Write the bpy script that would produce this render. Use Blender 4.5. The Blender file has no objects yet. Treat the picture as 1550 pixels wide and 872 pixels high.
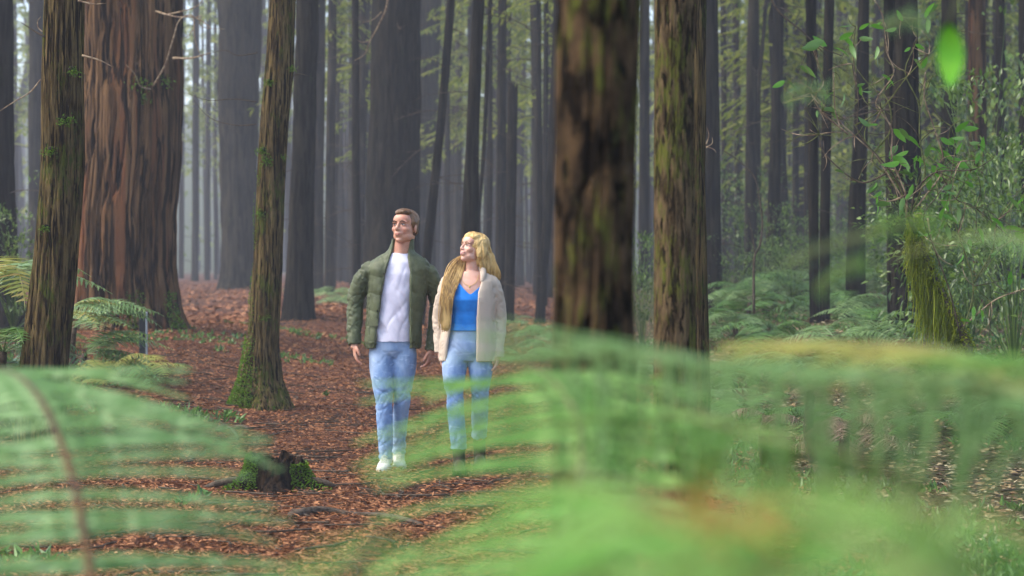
import bpy, bmesh, math, random
import numpy as np
from mathutils import Vector, Matrix, Euler

S = bpy.context.scene
COL = S.collection
R = math.radians

# ------------------------------------------------------------------ camera
CAMZ = 1.45
LENS = 70.0
F = 1550 * LENS / 36.0
PITCH = math.atan(36 / F)
cd = bpy.data.cameras.new('camera')
cam = bpy.data.objects.new('camera', cd)
COL.objects.link(cam)
cam.location = (0, 0, CAMZ)
cam.rotation_euler = (R(90) - PITCH, 0, 0)
cd.lens = LENS
cd.sensor_width = 36
cd.clip_start = 0.05
cd.clip_end = 2000
cd.dof.use_dof = True
cd.dof.focus_distance = 14.0
cd.dof.aperture_fstop = 2.8
S.camera = cam

# ------------------------------------------------------------------ light
SUN_EL, SUN_AZ = R(52), R(-170)      # soft light from the upper left, across the path
w = bpy.data.worlds.new('World')
S.world = w
w.use_nodes = True
nt = w.node_tree
sky = nt.nodes.new('ShaderNodeTexSky')
sky.sky_type = 'NISHITA'
sky.sun_disc = False
sky.sun_elevation = SUN_EL
sky.air_density = 1.0
sky.dust_density = 2.5
sky.ozone_density = 1.0
bg = nt.nodes['Background']
nt.links.new(sky.outputs[0], bg.inputs[0])
bg.inputs[1].default_value = 0.13
sd = bpy.data.lights.new('sun', 'SUN')
sd.energy = 1.3
sd.angle = R(40)
sd.color = (1, 0.94, 0.82)
sun = bpy.data.objects.new('sun', sd)
COL.objects.link(sun)
sdir = Vector((math.cos(SUN_EL) * math.cos(SUN_AZ), math.cos(SUN_EL) * math.sin(SUN_AZ), math.sin(SUN_EL)))
sun.rotation_euler = sdir.to_track_quat('Z', 'Y').to_euler()
sky.sun_rotation = math.atan2(sdir.x, sdir.y)
S.view_settings.view_transform = 'Standard'
S.view_settings.look = 'None'
S.view_settings.exposure = 1.78
S.view_settings.gamma = 1
cy = S.cycles
cy.use_denoising = True
cy.max_bounces = 6
cy.diffuse_bounces = 3
cy.glossy_bounces = 2
cy.transmission_bounces = 3
cy.transparent_max_bounces = 4
cy.volume_bounces = 0
cy.caustics_reflective = False
cy.caustics_refractive = False
cy.sample_clamp_indirect = 4
cy.use_adaptive_sampling = True
cy.adaptive_threshold = 0.02

rng = np.random.default_rng(7)
random.seed(7)

# ------------------------------------------------------------------ helpers
def P(px, py, d):
    """world point seen at a photograph position, at forward distance d"""
    u, v = (px - 775) / F, (436 - py) / F
    c, s = math.cos(PITCH), math.sin(PITCH)
    dy = c + v * s
    dz = -s + v * c
    k = d / dy
    return Vector((u * k, d, CAMZ + dz * k))

def _hash(ix, iy, iz, seed):
    h = (ix.astype(np.int64) * 374761393 + iy.astype(np.int64) * 668265263 + iz.astype(np.int64) * 2147483647 + seed * 1274126177) & 0xffffffff
    h = ((h ^ (h >> 13)) * 1274126177) & 0xffffffff
    h = ((h ^ (h >> 16)) * 2246822519) & 0xffffffff
    return ((h ^ (h >> 15)) & 0xffffff) / float(0xffffff)

def noise(x, y, z=0, seed=0):
    x, y, z = np.broadcast_arrays(np.asarray(x, float), np.asarray(y, float), np.asarray(z, float))
    fx, fy, fz = np.floor(x), np.floor(y), np.floor(z)
    tx, ty, tz = x - fx, y - fy, z - fz
    tx, ty, tz = (t * t * (3 - 2 * t) for t in (tx, ty, tz))
    r = 0
    for a in (0, 1):
        for b in (0, 1):
            for c in (0, 1):
                wgt = (tx if a else 1 - tx) * (ty if b else 1 - ty) * (tz if c else 1 - tz)
                r = r + wgt * _hash(fx + a, fy + b, fz + c, seed)
    return r * 2 - 1

def fbm(x, y, z=0, seed=0, o=4):
    r, a, f = 0, 1.0, 1.0
    for i in range(o):
        r = r + a * noise(np.asarray(x) * f, np.asarray(y) * f, np.asarray(z) * f, seed + i)
        a *= .5
        f *= 2.03
    return r / 1.6

def ss(x, a, b):
    t = np.clip((np.asarray(x, float) - a) / (b - a), 0, 1)
    return t * t * (3 - 2 * t)

def link(o, parent=None):
    COL.objects.link(o)
    if parent is not None:
        o.parent = parent
    return o

def tag(o, label=None, cat=None, group=None, kind=None):
    if label: o['label'] = label
    if cat: o['category'] = cat
    if group: o['group'] = group
    if kind: o['kind'] = kind
    return o

def empty(name, loc=(0, 0, 0), label=None, cat=None, group=None, rz=0):
    o = bpy.data.objects.new(name, None)
    o.location = loc
    o.rotation_euler = (0, 0, rz)
    o.empty_display_size = .1
    link(o)
    return tag(o, label, cat, group)

def mesh_np(name, v, f, mat=None, smooth=True):
    v = np.ascontiguousarray(v, dtype=np.float32).reshape(-1, 3)
    f = np.ascontiguousarray(f, dtype=np.int32)
    k = f.shape[1]
    me = bpy.data.meshes.new(name)
    tri = (f[:, 2] == f[:, 3]) if k == 4 else np.zeros(len(f), bool)
    if tri.any():
        tot = np.where(tri, 3, 4).astype(np.int32); st = np.concatenate([[0], np.cumsum(tot)[:-1]]).astype(np.int32)
        keep = np.ones(f.shape, bool); keep[tri, 3] = False; lv = np.ascontiguousarray(f[keep])
        me.vertices.add(len(v)); me.vertices.foreach_set('co', v.ravel())
        me.loops.add(len(lv)); me.loops.foreach_set('vertex_index', lv)
        me.polygons.add(len(f)); me.polygons.foreach_set('loop_start', st); me.polygons.foreach_set('loop_total', tot)
        me.polygons.foreach_set('use_smooth', np.full(len(f), smooth, dtype=bool))
        me.update(calc_edges=True)
        if mat: me.materials.append(mat)
        return me
    me.vertices.add(len(v)); me.vertices.foreach_set('co', v.ravel())
    me.loops.add(f.size); me.loops.foreach_set('vertex_index', f.ravel())
    me.polygons.add(len(f))
    me.polygons.foreach_set('loop_start', np.arange(0, f.size, k, dtype=np.int32))
    me.polygons.foreach_set('loop_total', np.full(len(f), k, dtype=np.int32))
    me.polygons.foreach_set('use_smooth', np.full(len(f), smooth, dtype=bool))
    me.update(calc_edges=True)
    if mat: me.materials.append(mat)
    return me

def obj(name, me, parent=None, loc=None, rot=None, scale=None, mw=None):
    o = bpy.data.objects.new(name, me)
    link(o, parent)
    if mw is not None: o.matrix_basis = mw
    if loc is not None: o.location = loc
    if rot is not None: o.rotation_euler = rot
    if scale is not None: o.scale = scale if hasattr(scale, '__len__') else (scale,) * 3
    return o

class MB:
    """collects quads (np) into one mesh"""
    def __init__(s): s.v = []; s.f = []; s.n = 0
    def add(s, v, f):
        v = np.asarray(v, float).reshape(-1, 3); f = np.asarray(f, int)
        if f.shape[1] == 3: f = np.concatenate([f, f[:, 2:3]], 1)
        s.v.append(v); s.f.append(f + s.n); s.n += len(v)
    def mesh(s, name, mat, smooth=True):
        f = np.concatenate(s.f)
        me = mesh_np(name, np.concatenate(s.v), f, mat, smooth)
        return me

def frames(pts):
    pts = np.asarray(pts, float)
    t = np.gradient(pts, axis=0)
    t /= np.linalg.norm(t, axis=1)[:, None] + 1e-9
    ref = np.array([0, 0, 1.0]) if abs(t[0][2]) < .8 else np.array([1.0, 0, 0])
    a = np.zeros_like(t); b = np.zeros_like(t)
    for i in range(len(t)):
        r = ref - t[i] * ref.dot(t[i]); r /= np.linalg.norm(r) + 1e-9
        a[i] = r; b[i] = np.cross(t[i], r); ref = r
    return t, a, b

def resample(pts, n):
    """Catmull-Rom through control rows (any number of columns)"""
    p = np.asarray(pts, float)
    if len(p) == 2: return p[0] + (p[1] - p[0]) * np.linspace(0, 1, n)[:, None]
    q = np.vstack([2 * p[0] - p[1], p, 2 * p[-1] - p[-2]])
    out = []
    for s in np.linspace(0, len(p) - 1 - 1e-9, n):
        i = int(s); t = s - i
        p0, p1, p2, p3 = q[i:i + 4]
        out.append(.5 * (2 * p1 + (p2 - p0) * t + (2 * p0 - 5 * p1 + 4 * p2 - p3) * t * t + (3 * p1 - p0 - 3 * p2 + p3) * t ** 3))
    return np.array(out)

def tube(pts, r, seg=6, cap=True, flat=1.0):
    pts = np.asarray(pts, float); n = len(pts)
    r = np.broadcast_to(np.asarray(r, float), (n,))
    t, a, b = frames(pts)
    th = np.arange(seg) / seg * 2 * math.pi
    v = pts[:, None] + r[:, None, None] * (np.cos(th)[None, :, None] * a[:, None] * flat + np.sin(th)[None, :, None] * b[:, None])
    v = v.reshape(-1, 3)
    i = np.arange(n - 1)[:, None] * seg; j = np.arange(seg)[None]; k = (j + 1) % seg
    f = np.stack([i + j, i + k, i + seg + k, i + seg + j], -1).reshape(-1, 4)
    if cap:
        c0, c1 = len(v), len(v) + 1
        v = np.vstack([v, pts[0], pts[-1]])
        jj = np.arange(seg); kk = (jj + 1) % seg; l = (n - 1) * seg
        f = np.vstack([f, np.stack([np.full(seg, c0), kk, jj, jj], -1), np.stack([np.full(seg, c1), l + jj, l + kk, l + kk], -1)])
    return v, f

def leafquads(c, d, n, L, W, bend=0.0):
    """diamond leaves: centres c, directions d, normals n"""
    d = d / (np.linalg.norm(d, axis=1)[:, None] + 1e-9)
    s = np.cross(d, n); s /= np.linalg.norm(s, axis=1)[:, None] + 1e-9
    up = np.cross(s, d)
    L = np.asarray(L).reshape(-1, 1); W = np.asarray(W).reshape(-1, 1)
    v = np.stack([c, c + d * L * .45 + s * W * .5, c + d * L - up * L * bend, c + d * L * .45 - s * W * .5], 1)
    m = len(c)
    f = np.arange(m * 4).reshape(m, 4)
    return v.reshape(-1, 3), f

def unit(n, r=rng):
    v = r.normal(size=(n, 3)); return v / np.linalg.norm(v, axis=1)[:, None]

# ------------------------------------------------------------------ materials
def new_mat(name):
    m = bpy.data.materials.new(name); m.use_nodes = True
    t = m.node_tree
    return m, t, t.nodes['Principled BSDF']

def mixrgb(t, fac, a, b, mode='MIX'):
    n = t.nodes.new('ShaderNodeMix'); n.data_type = 'RGBA'; n.blend_type = mode
    for sock, val in ((n.inputs[0], fac), (n.inputs[6], a), (n.inputs[7], b)):
        if hasattr(val, 'links') or isinstance(val, bpy.types.NodeSocket): t.links.new(val, sock)
        elif isinstance(val, (int, float)): sock.default_value = val
        else: sock.default_value = (*val, 1)
    return n.outputs[2]

def texnoise(t, scale=5, stretch=(1, 1, 1), detail=5, rough=.6, coord='Object', dist=0.0):
    tc = t.nodes.new('ShaderNodeTexCoord'); mp = t.nodes.new('ShaderNodeMapping')
    mp.inputs['Scale'].default_value = stretch
    t.links.new(tc.outputs[coord], mp.inputs[0])
    n = t.nodes.new('ShaderNodeTexNoise'); n.inputs['Scale'].default_value = scale
    n.inputs['Detail'].default_value = detail; n.inputs['Roughness'].default_value = rough
    n.inputs['Distortion'].default_value = dist
    t.links.new(mp.outputs[0], n.inputs['Vector'])
    return n.outputs['Fac'], mp.outputs[0]

def ramp(t, fac, lo, hi):
    n = t.nodes.new('ShaderNodeMapRange'); n.inputs[1].default_value = lo; n.inputs[2].default_value = hi
    n.interpolation_type = 'SMOOTHSTEP'
    t.links.new(fac, n.inputs[0]); return n.outputs[0]

def bump(t, bs, h, strength=.5, dist=.02):
    b = t.nodes.new('ShaderNodeBump'); b.inputs['Strength'].default_value = strength; b.inputs['Distance'].default_value = dist
    t.links.new(h, b.inputs['Height']); t.links.new(b.outputs[0], bs.inputs['Normal'])
    return b

def bark_mat(name, c1, c2, moss=(.045, .06, .012), mossamt=.3, sc=9, stretch=(1, 1, .12), bd=.02, streak=None, cz=.055):
    m, t, b = new_mat(name)
    b.inputs['Roughness'].default_value = .9
    b.inputs['Specular IOR Level'].default_value = .06
    f1, _ = texnoise(t, sc, stretch, 6, .65)
    f2, _ = texnoise(t, sc * .25, (1, 1, .5), 4, .6)
    f3, _ = texnoise(t, sc * 2.6, (1, 1, .22), 5, .7)
    col = mixrgb(t, ramp(t, f1, .35, .65), c1, c2)
    if streak:
        fs, _ = texnoise(t, sc * .7, (1, 1, .05), 3, .5)
        col = mixrgb(t, ramp(t, fs, .5, .66), col, streak)
    fc, _ = texnoise(t, sc * 2.0, (1, 1, cz), 4, .55, dist=.3)
    col = mixrgb(t, ramp(t, fc, .49, .42), col, tuple(q * .35 for q in c1))
    oi = t.nodes.new('ShaderNodeObjectInfo')
    add = t.nodes.new('ShaderNodeMath'); add.operation = 'ADD'
    t.links.new(f2, add.inputs[0]); t.links.new(f3, add.inputs[1])
    col = mixrgb(t, ramp(t, add.outputs[0], 1.22 - mossamt * .25, 1.42 - mossamt * .25), col, moss)
    hs = t.nodes.new('ShaderNodeHueSaturation')
    mr = t.nodes.new('ShaderNodeMapRange'); mr.inputs[3].default_value = .75; mr.inputs[4].default_value = 1.25
    t.links.new(oi.outputs['Random'], mr.inputs[0]); t.links.new(mr.outputs[0], hs.inputs['Value'])
    t.links.new(col, hs.inputs['Color']); t.links.new(hs.outputs[0], b.inputs['Base Color'])
    mx = t.nodes.new('ShaderNodeMath'); mx.operation = 'ADD'
    t.links.new(fc, mx.inputs[0]); t.links.new(f3, mx.inputs[1])
    bump(t, b, mx.outputs[0], .9, bd)
    return m

def leaf_mat(name, cols, rough=.5, trans=.35, spec=.3, patch=None):
    m, t, b = new_mat(name)
    g = t.nodes.new('ShaderNodeNewGeometry')
    cr = t.nodes.new('ShaderNodeValToRGB')
    cr.color_ramp.elements[0].color = (*cols[0], 1); cr.color_ramp.elements[1].color = (*cols[-1], 1)
    for i, c in enumerate(cols[1:-1]):
        e = cr.color_ramp.elements.new((i + 1) / (len(cols) - 1)); e.color = (*c, 1)
    t.links.new(g.outputs['Random Per Island'], cr.inputs[0])
    col = cr.outputs[0]
    if patch:
        f, _ = texnoise(t, patch[1], (1, 1, 1), 3, .5, coord=patch[3] if len(patch) > 3 else 'Object')
        col = mixrgb(t, ramp(t, f, patch[2], patch[2] + .12), col, patch[0])
    t.links.new(col, b.inputs['Base Color'])
    b.inputs['Roughness'].default_value = rough
    b.inputs['Specular IOR Level'].default_value = spec
    if trans:
        tr = t.nodes.new('ShaderNodeBsdfTranslucent'); t.links.new(col, tr.inputs[0])
        mx = t.nodes.new('ShaderNodeMixShader'); mx.inputs[0].default_value = trans
        t.links.new(b.outputs[0], mx.inputs[1]); t.links.new(tr.outputs[0], mx.inputs[2])
        t.links.new(mx.outputs[0], t.nodes['Material Output'].inputs[0])
    return m

def plain(name, c, rough=.7, spec=.3, c2=None, sc=20, bd=0, lo=.4, hi=.6, stretch=(1, 1, 1), sheen=0, dist=0.0):
    m, t, b = new_mat(name)
    b.inputs['Base Color'].default_value = (*c, 1)
    b.inputs['Roughness'].default_value = rough; b.inputs['Specular IOR Level'].default_value = spec
    if sheen: b.inputs['Sheen Weight'].default_value = sheen
    if c2 or bd:
        f, _ = texnoise(t, sc, stretch, 4, .6, dist=dist)
        if c2: t.links.new(mixrgb(t, ramp(t, f, lo, hi), c, c2), b.inputs['Base Color'])
        if bd: bump(t, b, f, .6, bd)
    return m

M = {}
M['bark'] = bark_mat('ridged_mossy_bark', (.035, .022, .009), (.20, .14, .058), moss=(.07, .085, .012), mossamt=.8, sc=22, stretch=(1, 1, .1), bd=.04)
M['bark2'] = bark_mat('brown_mossy_bark', (.03, .02, .01), (.12, .082, .042), moss=(.075, .08, .014), mossamt=.9, sc=20, stretch=(1, 1, .35), bd=.02, cz=.2)
M['bark_front'] = bark_mat('blotched_front_bark', (.018, .012, .007), (.085, .052, .026), moss=(.075, .08, .015), mossamt=.7, sc=13, stretch=(1, 1, .6), bd=.02, cz=.3)
M['redwood'] = bark_mat('redwood_bark', (.03, .016, .007), (.15, .083, .038), moss=(.1, .07, .035), mossamt=.12, sc=7, stretch=(1, 1, .07), bd=.04, streak=(.12, .05, .022))
M['dark'] = bark_mat('dark_wet_bark', (.006, .006, .005), (.024, .02, .014), moss=(.02, .028, .008), mossamt=.3, sc=10, bd=.02)
M['far'] = bark_mat('far_forest_bark', (.012, .011, .009), (.04, .033, .022), moss=(.05, .06, .02), mossamt=.3, sc=6, bd=.02)
M['twig'] = plain('dead_twig_wood', (.09, .065, .045), .85, .2, (.04, .03, .02), 30)
M['twig_pale'] = plain('pale_lichen_twig', (.32, .24, .15), .85, .2, (.14, .09, .06), 25)
M['needles'] = leaf_mat('conifer_spray', [(.06, .10, .008), (.14, .20, .015), (.24, .29, .025), (.36, .38, .06)], .6, .45)
M['moss'] = leaf_mat('bright_moss', [(.05, .11, .008), (.10, .2, .012), (.16, .27, .02)], .8, .3)
M['moss_hang'] = leaf_mat('hanging_moss', [(.09, .13, .006), (.16, .20, .01), (.26, .30, .02)], .8, .4)
M['fern'] = leaf_mat('fern_leaf', [(.04, .10, .02), (.08, .18, .03), (.14, .26, .05)], .4, .3, .5)
M['fern_pale'] = leaf_mat('pale_fern_leaf', [(.09, .17, .05), (.17, .28, .09), (.28, .39, .15)], .4, .35, .5)
M['fern_yel'] = leaf_mat('yellowing_fern_leaf', [(.24, .29, .06), (.36, .37, .09), (.42, .3, .1)], .5, .35)
M['fern_dead'] = leaf_mat('dead_fern_leaf', [(.06, .035, .022), (.17, .11, .07), (.3, .21, .15)], .7, .2)
M['stem'] = plain('fern_stem', (.10, .10, .03), .6, .3, (.13, .14, .04), 12)
M['stem_brown'] = plain('brown_fern_rachis', (.10, .055, .02), .6, .2, (.06, .03, .015), 12)
M['litter'] = leaf_mat('red_litter', [(.05, .018, .008), (.15, .055, .018), (.27, .10, .035), (.38, .18, .08), (.19, .065, .02)], .75, .0, .25)
M['litter_r'] = leaf_mat('brown_litter', [(.06, .035, .018), (.14, .08, .035), (.28, .2, .09), (.35, .3, .18)], .75, .0, .25)
M['shrub'] = leaf_mat('shrub_leaf', [(.025, .06, .008), (.07, .14, .015), (.2, .3, .05)], .3, .35, .6)
M['leaf_bright'] = leaf_mat('bright_broad_leaf', [(.07, .22, .015), (.12, .32, .03)], .4, .5, .4)

# ------------------------------------------------------------------ ground
RWX, RWD = P(196, 500, 28).x, 28.0
def H(x, y):
    x = np.asarray(x, float); y = np.asarray(y, float)
    h = .36 * np.exp(-(((x - RWX) / 2.6) ** 2 + ((y - RWD) / 4.5) ** 2))
    h = h + .25 * ss(-x, 1.2, 4.5) * ss(y, 13, 20)
    h = h + .60 * ss(x, 1.6, 4.4) * ss(y, 13, 25)
    h = h + .30 * ss(y, 28, 60)
    h = h + .10 * np.exp(-(((x + 3.2) / 1.3) ** 2 + ((y - 40) / 5) ** 2)) * 2
    h = h + 32 * ss(y, 215, 415)
    h = h + .07 * fbm(x * .35, y * .35, 0, 3) * ss(np.abs(x + .5), .5, 2.5) + .025 * fbm(x * 1.3, y * 1.3, 0, 9)
    return h

def ground():
    ys = np.concatenate([np.arange(-12, 6, 1.0), np.arange(6, 32, .13), np.geomspace(32, 420, 110)])
    xs0 = np.concatenate([-np.geomspace(9, 230, 36)[::-1], np.arange(-8.9, 8.9, .13), np.geomspace(9, 230, 36)])
    X, Y = np.meshgrid(xs0, ys)
    Z = H(X, Y)
    v = np.stack([X, Y, Z], -1).reshape(-1, 3)
    nx = len(xs0)
    i = (np.arange(len(ys) - 1)[:, None] * nx + np.arange(nx - 1)[None]).ravel()
    f = np.stack([i, i + 1, i + nx + 1, i + nx], -1)
    m, t, b = new_mat('forest_floor')
    b.inputs['Roughness'].default_value = .9; b.inputs['Specular IOR Level'].default_value = .15
    f1, _ = texnoise(t, 14, (1, 1, 1), 8, .75)
    f2, _ = texnoise(t, .6, (1, 1, 1), 4, .6)
    f3, _ = texnoise(t, 45, (1, 1, 1), 5, .8)
    red = mixrgb(t, ramp(t, f1, .35, .65), (.035, .014, .008), (.15, .058, .028))
    red = mixrgb(t, ramp(t, f3, .52, .68), red, (.22, .095, .05))
    grn = mixrgb(t, ramp(t, f1, .4, .62), (.03, .022, .012), (.10, .085, .03))
    grn = mixrgb(t, ramp(t, f3, .5, .65), grn, (.09, .13, .03))
    tc = t.nodes.new('ShaderNodeTexCoord'); sx = t.nodes.new('ShaderNodeSeparateXYZ')
    t.links.new(tc.outputs['Object'], sx.inputs[0])
    ad = t.nodes.new('ShaderNodeMath'); ad.operation = 'MULTIPLY_ADD'; ad.inputs[1].default_value = 2.4
    t.links.new(f2, ad.inputs[0]); t.links.new(sx.outputs[0], ad.inputs[2])
    fp, _ = texnoise(t, .9, (1, .6, 1), 5, .65)
    red = mixrgb(t, ramp(t, fp, .48, .62), red, (.05, .026, .015))
    side = ramp(t, ad.outputs[0], 2.5, 3.6)
    gc = mixrgb(t, side, red, grn); far = ramp(t, sx.outputs[1], 150, 230)
    t.links.new(mixrgb(t, far, gc, (.05, .065, .025)), b.inputs['Base Color'])
    ax = t.nodes.new('ShaderNodeMath'); ax.operation = 'ADD'
    t.links.new(f1, ax.inputs[0]); t.links.new(f3, ax.inputs[1])
    bump(t, b, ax.outputs[0], .9, .03)
    tag(obj('ground', mesh_np('ground', v, f, m)), 'forest floor of red brown needle litter and soil', None, None, 'structure')
ground()

def scatter_flat(n, x0, x1, y0, y1, L, W, keep=None, lift=.006, tilt=.35, power=1.6):
    """leaf shaped flakes lying on the ground; more of them near the camera"""
    u = rng.random(n)
    y = y0 + (y1 - y0) * u ** power
    half = y * .29 + .3
    x = rng.uniform(-1, 1, n) * half
    m = (x > x0) & (x < x1)
    if keep is not None: m &= keep(x, y)
    x, y = x[m], y[m]; k = len(x)
    z = H(x, y) + lift
    a = rng.random(k) * 2 * math.pi
    d = np.stack([np.cos(a), np.sin(a), rng.normal(0, tilt * .5, k)], 1)
    nn = np.stack([rng.normal(0, tilt, k), rng.normal(0, tilt, k), np.ones(k)], 1)
    sc = (.7 + .6 * rng.random(k)) * (1 + ss(y, 14, 40) * .8)
    z = z + np.abs(d[:, 2]) * L * sc * .5 + rng.random(k) * .012
    return leafquads(np.stack([x, y, z], 1), d, nn, L * sc, W * sc, .1)

def clearing(x, y): return x + fbm(x * .8, y * .8, 0, 5) * .8 < 1.9
mb = MB(); mb.add(*scatter_flat(210000, -9, 6, 8.5, 42, .052, .009, clearing, lift=.004))
mb.add(*scatter_flat(70000, -9, 6, 8.5, 34, .034, .019, clearing, lift=.004))
mb.add(*scatter_flat(40000, -16, 8, 38, 95, .07, .035, clearing, lift=.01))
tag(obj('leaf_litter', mb.mesh('leaf_litter', M['litter'], False)), 'red brown dead needles and leaf scraps strewn over the path', 'leaf litter', None, 'stuff')
mb = MB(); mb.add(*scatter_flat(80000, -3, 14, 8.5, 40, .055, .024, lambda x, y: ~clearing(x, y)))
tag(obj('leaf_litter', mb.mesh('leaf_litter', M['litter_r'], False)), 'brown and straw coloured dead leaves under the ferns on the right', 'leaf litter', None, 'stuff')
mb = MB()
for k in range(900):
    d = rng.uniform(9, 24); x = rng.uniform(-.28, .3) * d; a = rng.random() * 6.3; L = rng.uniform(.1, .5)
    p = np.array([[x + math.cos(a) * L * s + .02 * math.sin(7 * s + k), d + math.sin(a) * L * s, 0] for s in np.linspace(-.5, .5, 5)])
    p[:, 2] = H(p[:, 0], p[:, 1]) + .012 + .015 * rng.random()
    mb.add(*tube(p, rng.uniform(.003, .007), 4))
tag(obj('fallen_twigs', mb.mesh('fallen_twigs', M['twig'])), 'thin fallen twigs scattered across the forest floor', 'twigs', None, 'stuff')

def lowgreen():
    mb = MB()
    k = 14000
    y = 8.5 + 26 * rng.random(k) ** 1.3; x = rng.uniform(-1, 1, k) * (y * .29)
    den = fbm(x * .7, y * .5, 0, 21)
    m = ((x > 1.3) & (den > -.15)) | ((x < -1.9) & (den > .25)) 
    m &= ~((np.abs(x - .1) < 1.1) & (y > 10))
    x, y = x[m], y[m]; k = len(x)
    c = np.stack([x, y, H(x, y)], 1)
    for j in range(4):
        d = unit(k); d[:, 2] = np.abs(d[:, 2]) + .35
        mb.add(*leafquads(c + rng.normal(0, .02, (k, 3)) * [1, 1, 0], d, unit(k), .05 + .05 * rng.random(k), .02 + .02 * rng.random(k), .3))
    tag(obj('ground_cover', mb.mesh('ground_cover', M['fern'], False)), 'low green seedlings and moss covering the soil between the ferns', 'ground cover', None, 'stuff')
lowgreen()
# ------------------------------------------------------------------ trees
def trunk_mesh(samples, d, mat, Htop, seg=28, rows=60, flare=.35, fl_h=.5, ridge=.03, rk=9, seed=0, lobes=5, bmoss=0, toph=None, base_drop=.25):
    """samples: (py, xl, xr) outline readings; returns mesh in local coords about the base, plus base location"""
    s = sorted(samples, key=lambda a: -a[0])       # bottom first
    zz, cx, rr = [], [], []
    for py, xl, xr in s:
        p = P((xl + xr) / 2, py, d); zz.append(p.z); cx.append(p.x); rr.append((xr - xl) / 2 / F * d)
    zz, cx, rr = map(np.array, (zz, cx, rr))
    def ext(z):
        x = np.interp(z, zz, cx); r = np.interp(z, zz, rr)
        if len(zz) > 1:
            k = (cx[-1] - cx[0]) / (zz[-1] - zz[0]); 
            x = np.where(z > zz[-1], cx[-1] + (z - zz[-1]) * k * np.exp(-(np.maximum(z - zz[-1], 0)) / 14), x)
            x = np.where(z < zz[0], cx[0] + (z - zz[0]) * k, x)
        r = np.where(z > zz[-1], rr[-1] * np.clip(1 - (z - zz[-1]) / (Htop * 1.25), .12, 1), r)
        return x, r
    bx = float(ext(np.array([0.]))[0][0])
    for _ in range(3):
        gz = float(H(bx, d)); bx = float(ext(np.array([gz]))[0][0])
    top = gz + Htop
    split = P(775, -40, d).z if Htop > 6 else top
    split = min(max(split, gz + 2), top)
    z = np.concatenate([gz - base_drop + (split - gz + base_drop) * np.linspace(0, 1, rows) ** 1.15, np.linspace(split, top, 8)[1:] if top > split + .1 else []])
    x, r = ext(z)
    hh = np.maximum(z - gz, 0)
    th = np.arange(seg) / seg * 2 * math.pi
    T, Z = np.meshgrid(th, z)
    fl = 1 + flare * np.exp(-hh / (fl_h * .5))[:, None] * (.75 + .6 * np.cos(lobes * T + seed + .7 * np.sin(2 * T + seed)))
    fl = np.maximum(fl, 1)
    nx, ny = np.cos(T) * rk / 2.5, np.sin(T) * rk / 2.5
    rn = fbm(nx + .25 * fbm(nx, ny, Z * 2, seed + 7, 2), ny, Z * (1.6 if r[0] < .5 else .55), seed + 50, 3)
    rn = (np.minimum(1, np.abs(rn) * 4.5) ** .6 - 1) * 1.6
    blob = fbm(np.cos(T) * 1.2, np.sin(T) * 1.2, Z * 1.6, seed + 80, 3)
    rad = r[:, None] * fl * (1 + ridge * rn + .035 * blob)
    wob = fbm(z * .5, seed, 0, seed + 3) * r[0] * .12
    X = x[:, None] + wob[:, None] + np.cos(T) * rad - bx
    Y = np.sin(T) * rad + fbm(z * .4, seed + 9, 0, seed)[:, None] * r[0] * .15
    if toph: # broken top
        X, Y = X, Y
        Z = Z + np.where(Z > top - .05, 1, 0) * toph * np.random.default_rng(seed).random(Z.shape)
    v = np.stack([X, Y, Z - gz], -1).reshape(-1, 3)
    n = len(z)
    i = np.arange(n - 1)[:, None] * seg; j = np.arange(seg)[None]; k = (j + 1) % seg
    f = np.stack([i + j, i + k, i + seg + k, i + seg + j], -1).reshape(-1, 4)
    c = len(v); v = np.vstack([v, [x[-1] - bx, 0, top - gz - .05]])
    jj = np.arange(seg); l = (n - 1) * seg
    f = np.vstack([f, np.stack([np.full(seg, c), l + jj, l + (jj + 1) % seg, l + (jj + 1) % seg], -1)])
    me = mesh_np('trunk', v, f, mat)
    def surf(zl, a):   # local surface point
        xx, rr_ = ext(np.array([zl + gz]))
        return np.array([xx[0] - bx + math.cos(a) * rr_[0] * .9, math.sin(a) * rr_[0] * .9, zl]), rr_[0]
    return me, Vector((bx, d, gz)), surf

def branch_mesh(name, L, r, mat, seed, sub=5, droop=.15, wig=.12):
    g = np.random.default_rng(seed); mb = MB()
    n = 9; s = np.linspace(0, 1, n)
    p = np.stack([L * s, wig * L * np.cumsum(g.normal(0, .3, n)) * s * .5, -droop * L * s ** 1.6 + wig * L * .3 * np.cumsum(g.normal(0, .3, n)) * s], 1)
    mb.add(*tube(p, r * (1 - .85 * s), 5))
    for k in range(sub):
        i = g.integers(2, n - 1); l = L * g.uniform(.15, .4); a = g.choice([-1, 1]) * g.uniform(.5, 1.2)
        q = p[i] + np.linspace(0, 1, 5)[:, None] * l * np.array([math.cos(a), math.sin(a), g.uniform(-.5, .3)]) + g.normal(0, .01, (5, 3)) * L
        q[0] = p[i]
        mb.add(*tube(q, r * .4 * (1 - .8 * np.linspace(0, 1, 5)), 4))
    return mb.mesh(name, mat)
BR = [branch_mesh('dead_branch', 1.0, .012, M['twig'], i, 6, .1 + .1 * i) for i in range(4)]

def add_branches(root, surf, zs, L, seed, bend=1):
    g = np.random.default_rng(seed)
    for zl in zs:
        a = g.uniform(0, 2 * math.pi)
        if g.random() < .75: a = g.choice([0, math.pi]) + g.normal(0, .5)
        p, r = surf(zl, a)
        o = obj('branch', BR[g.integers(4)], root, loc=p, rot=(0, g.uniform(-.3, .25), a), scale=L * g.uniform(.6, 1.3))

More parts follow.
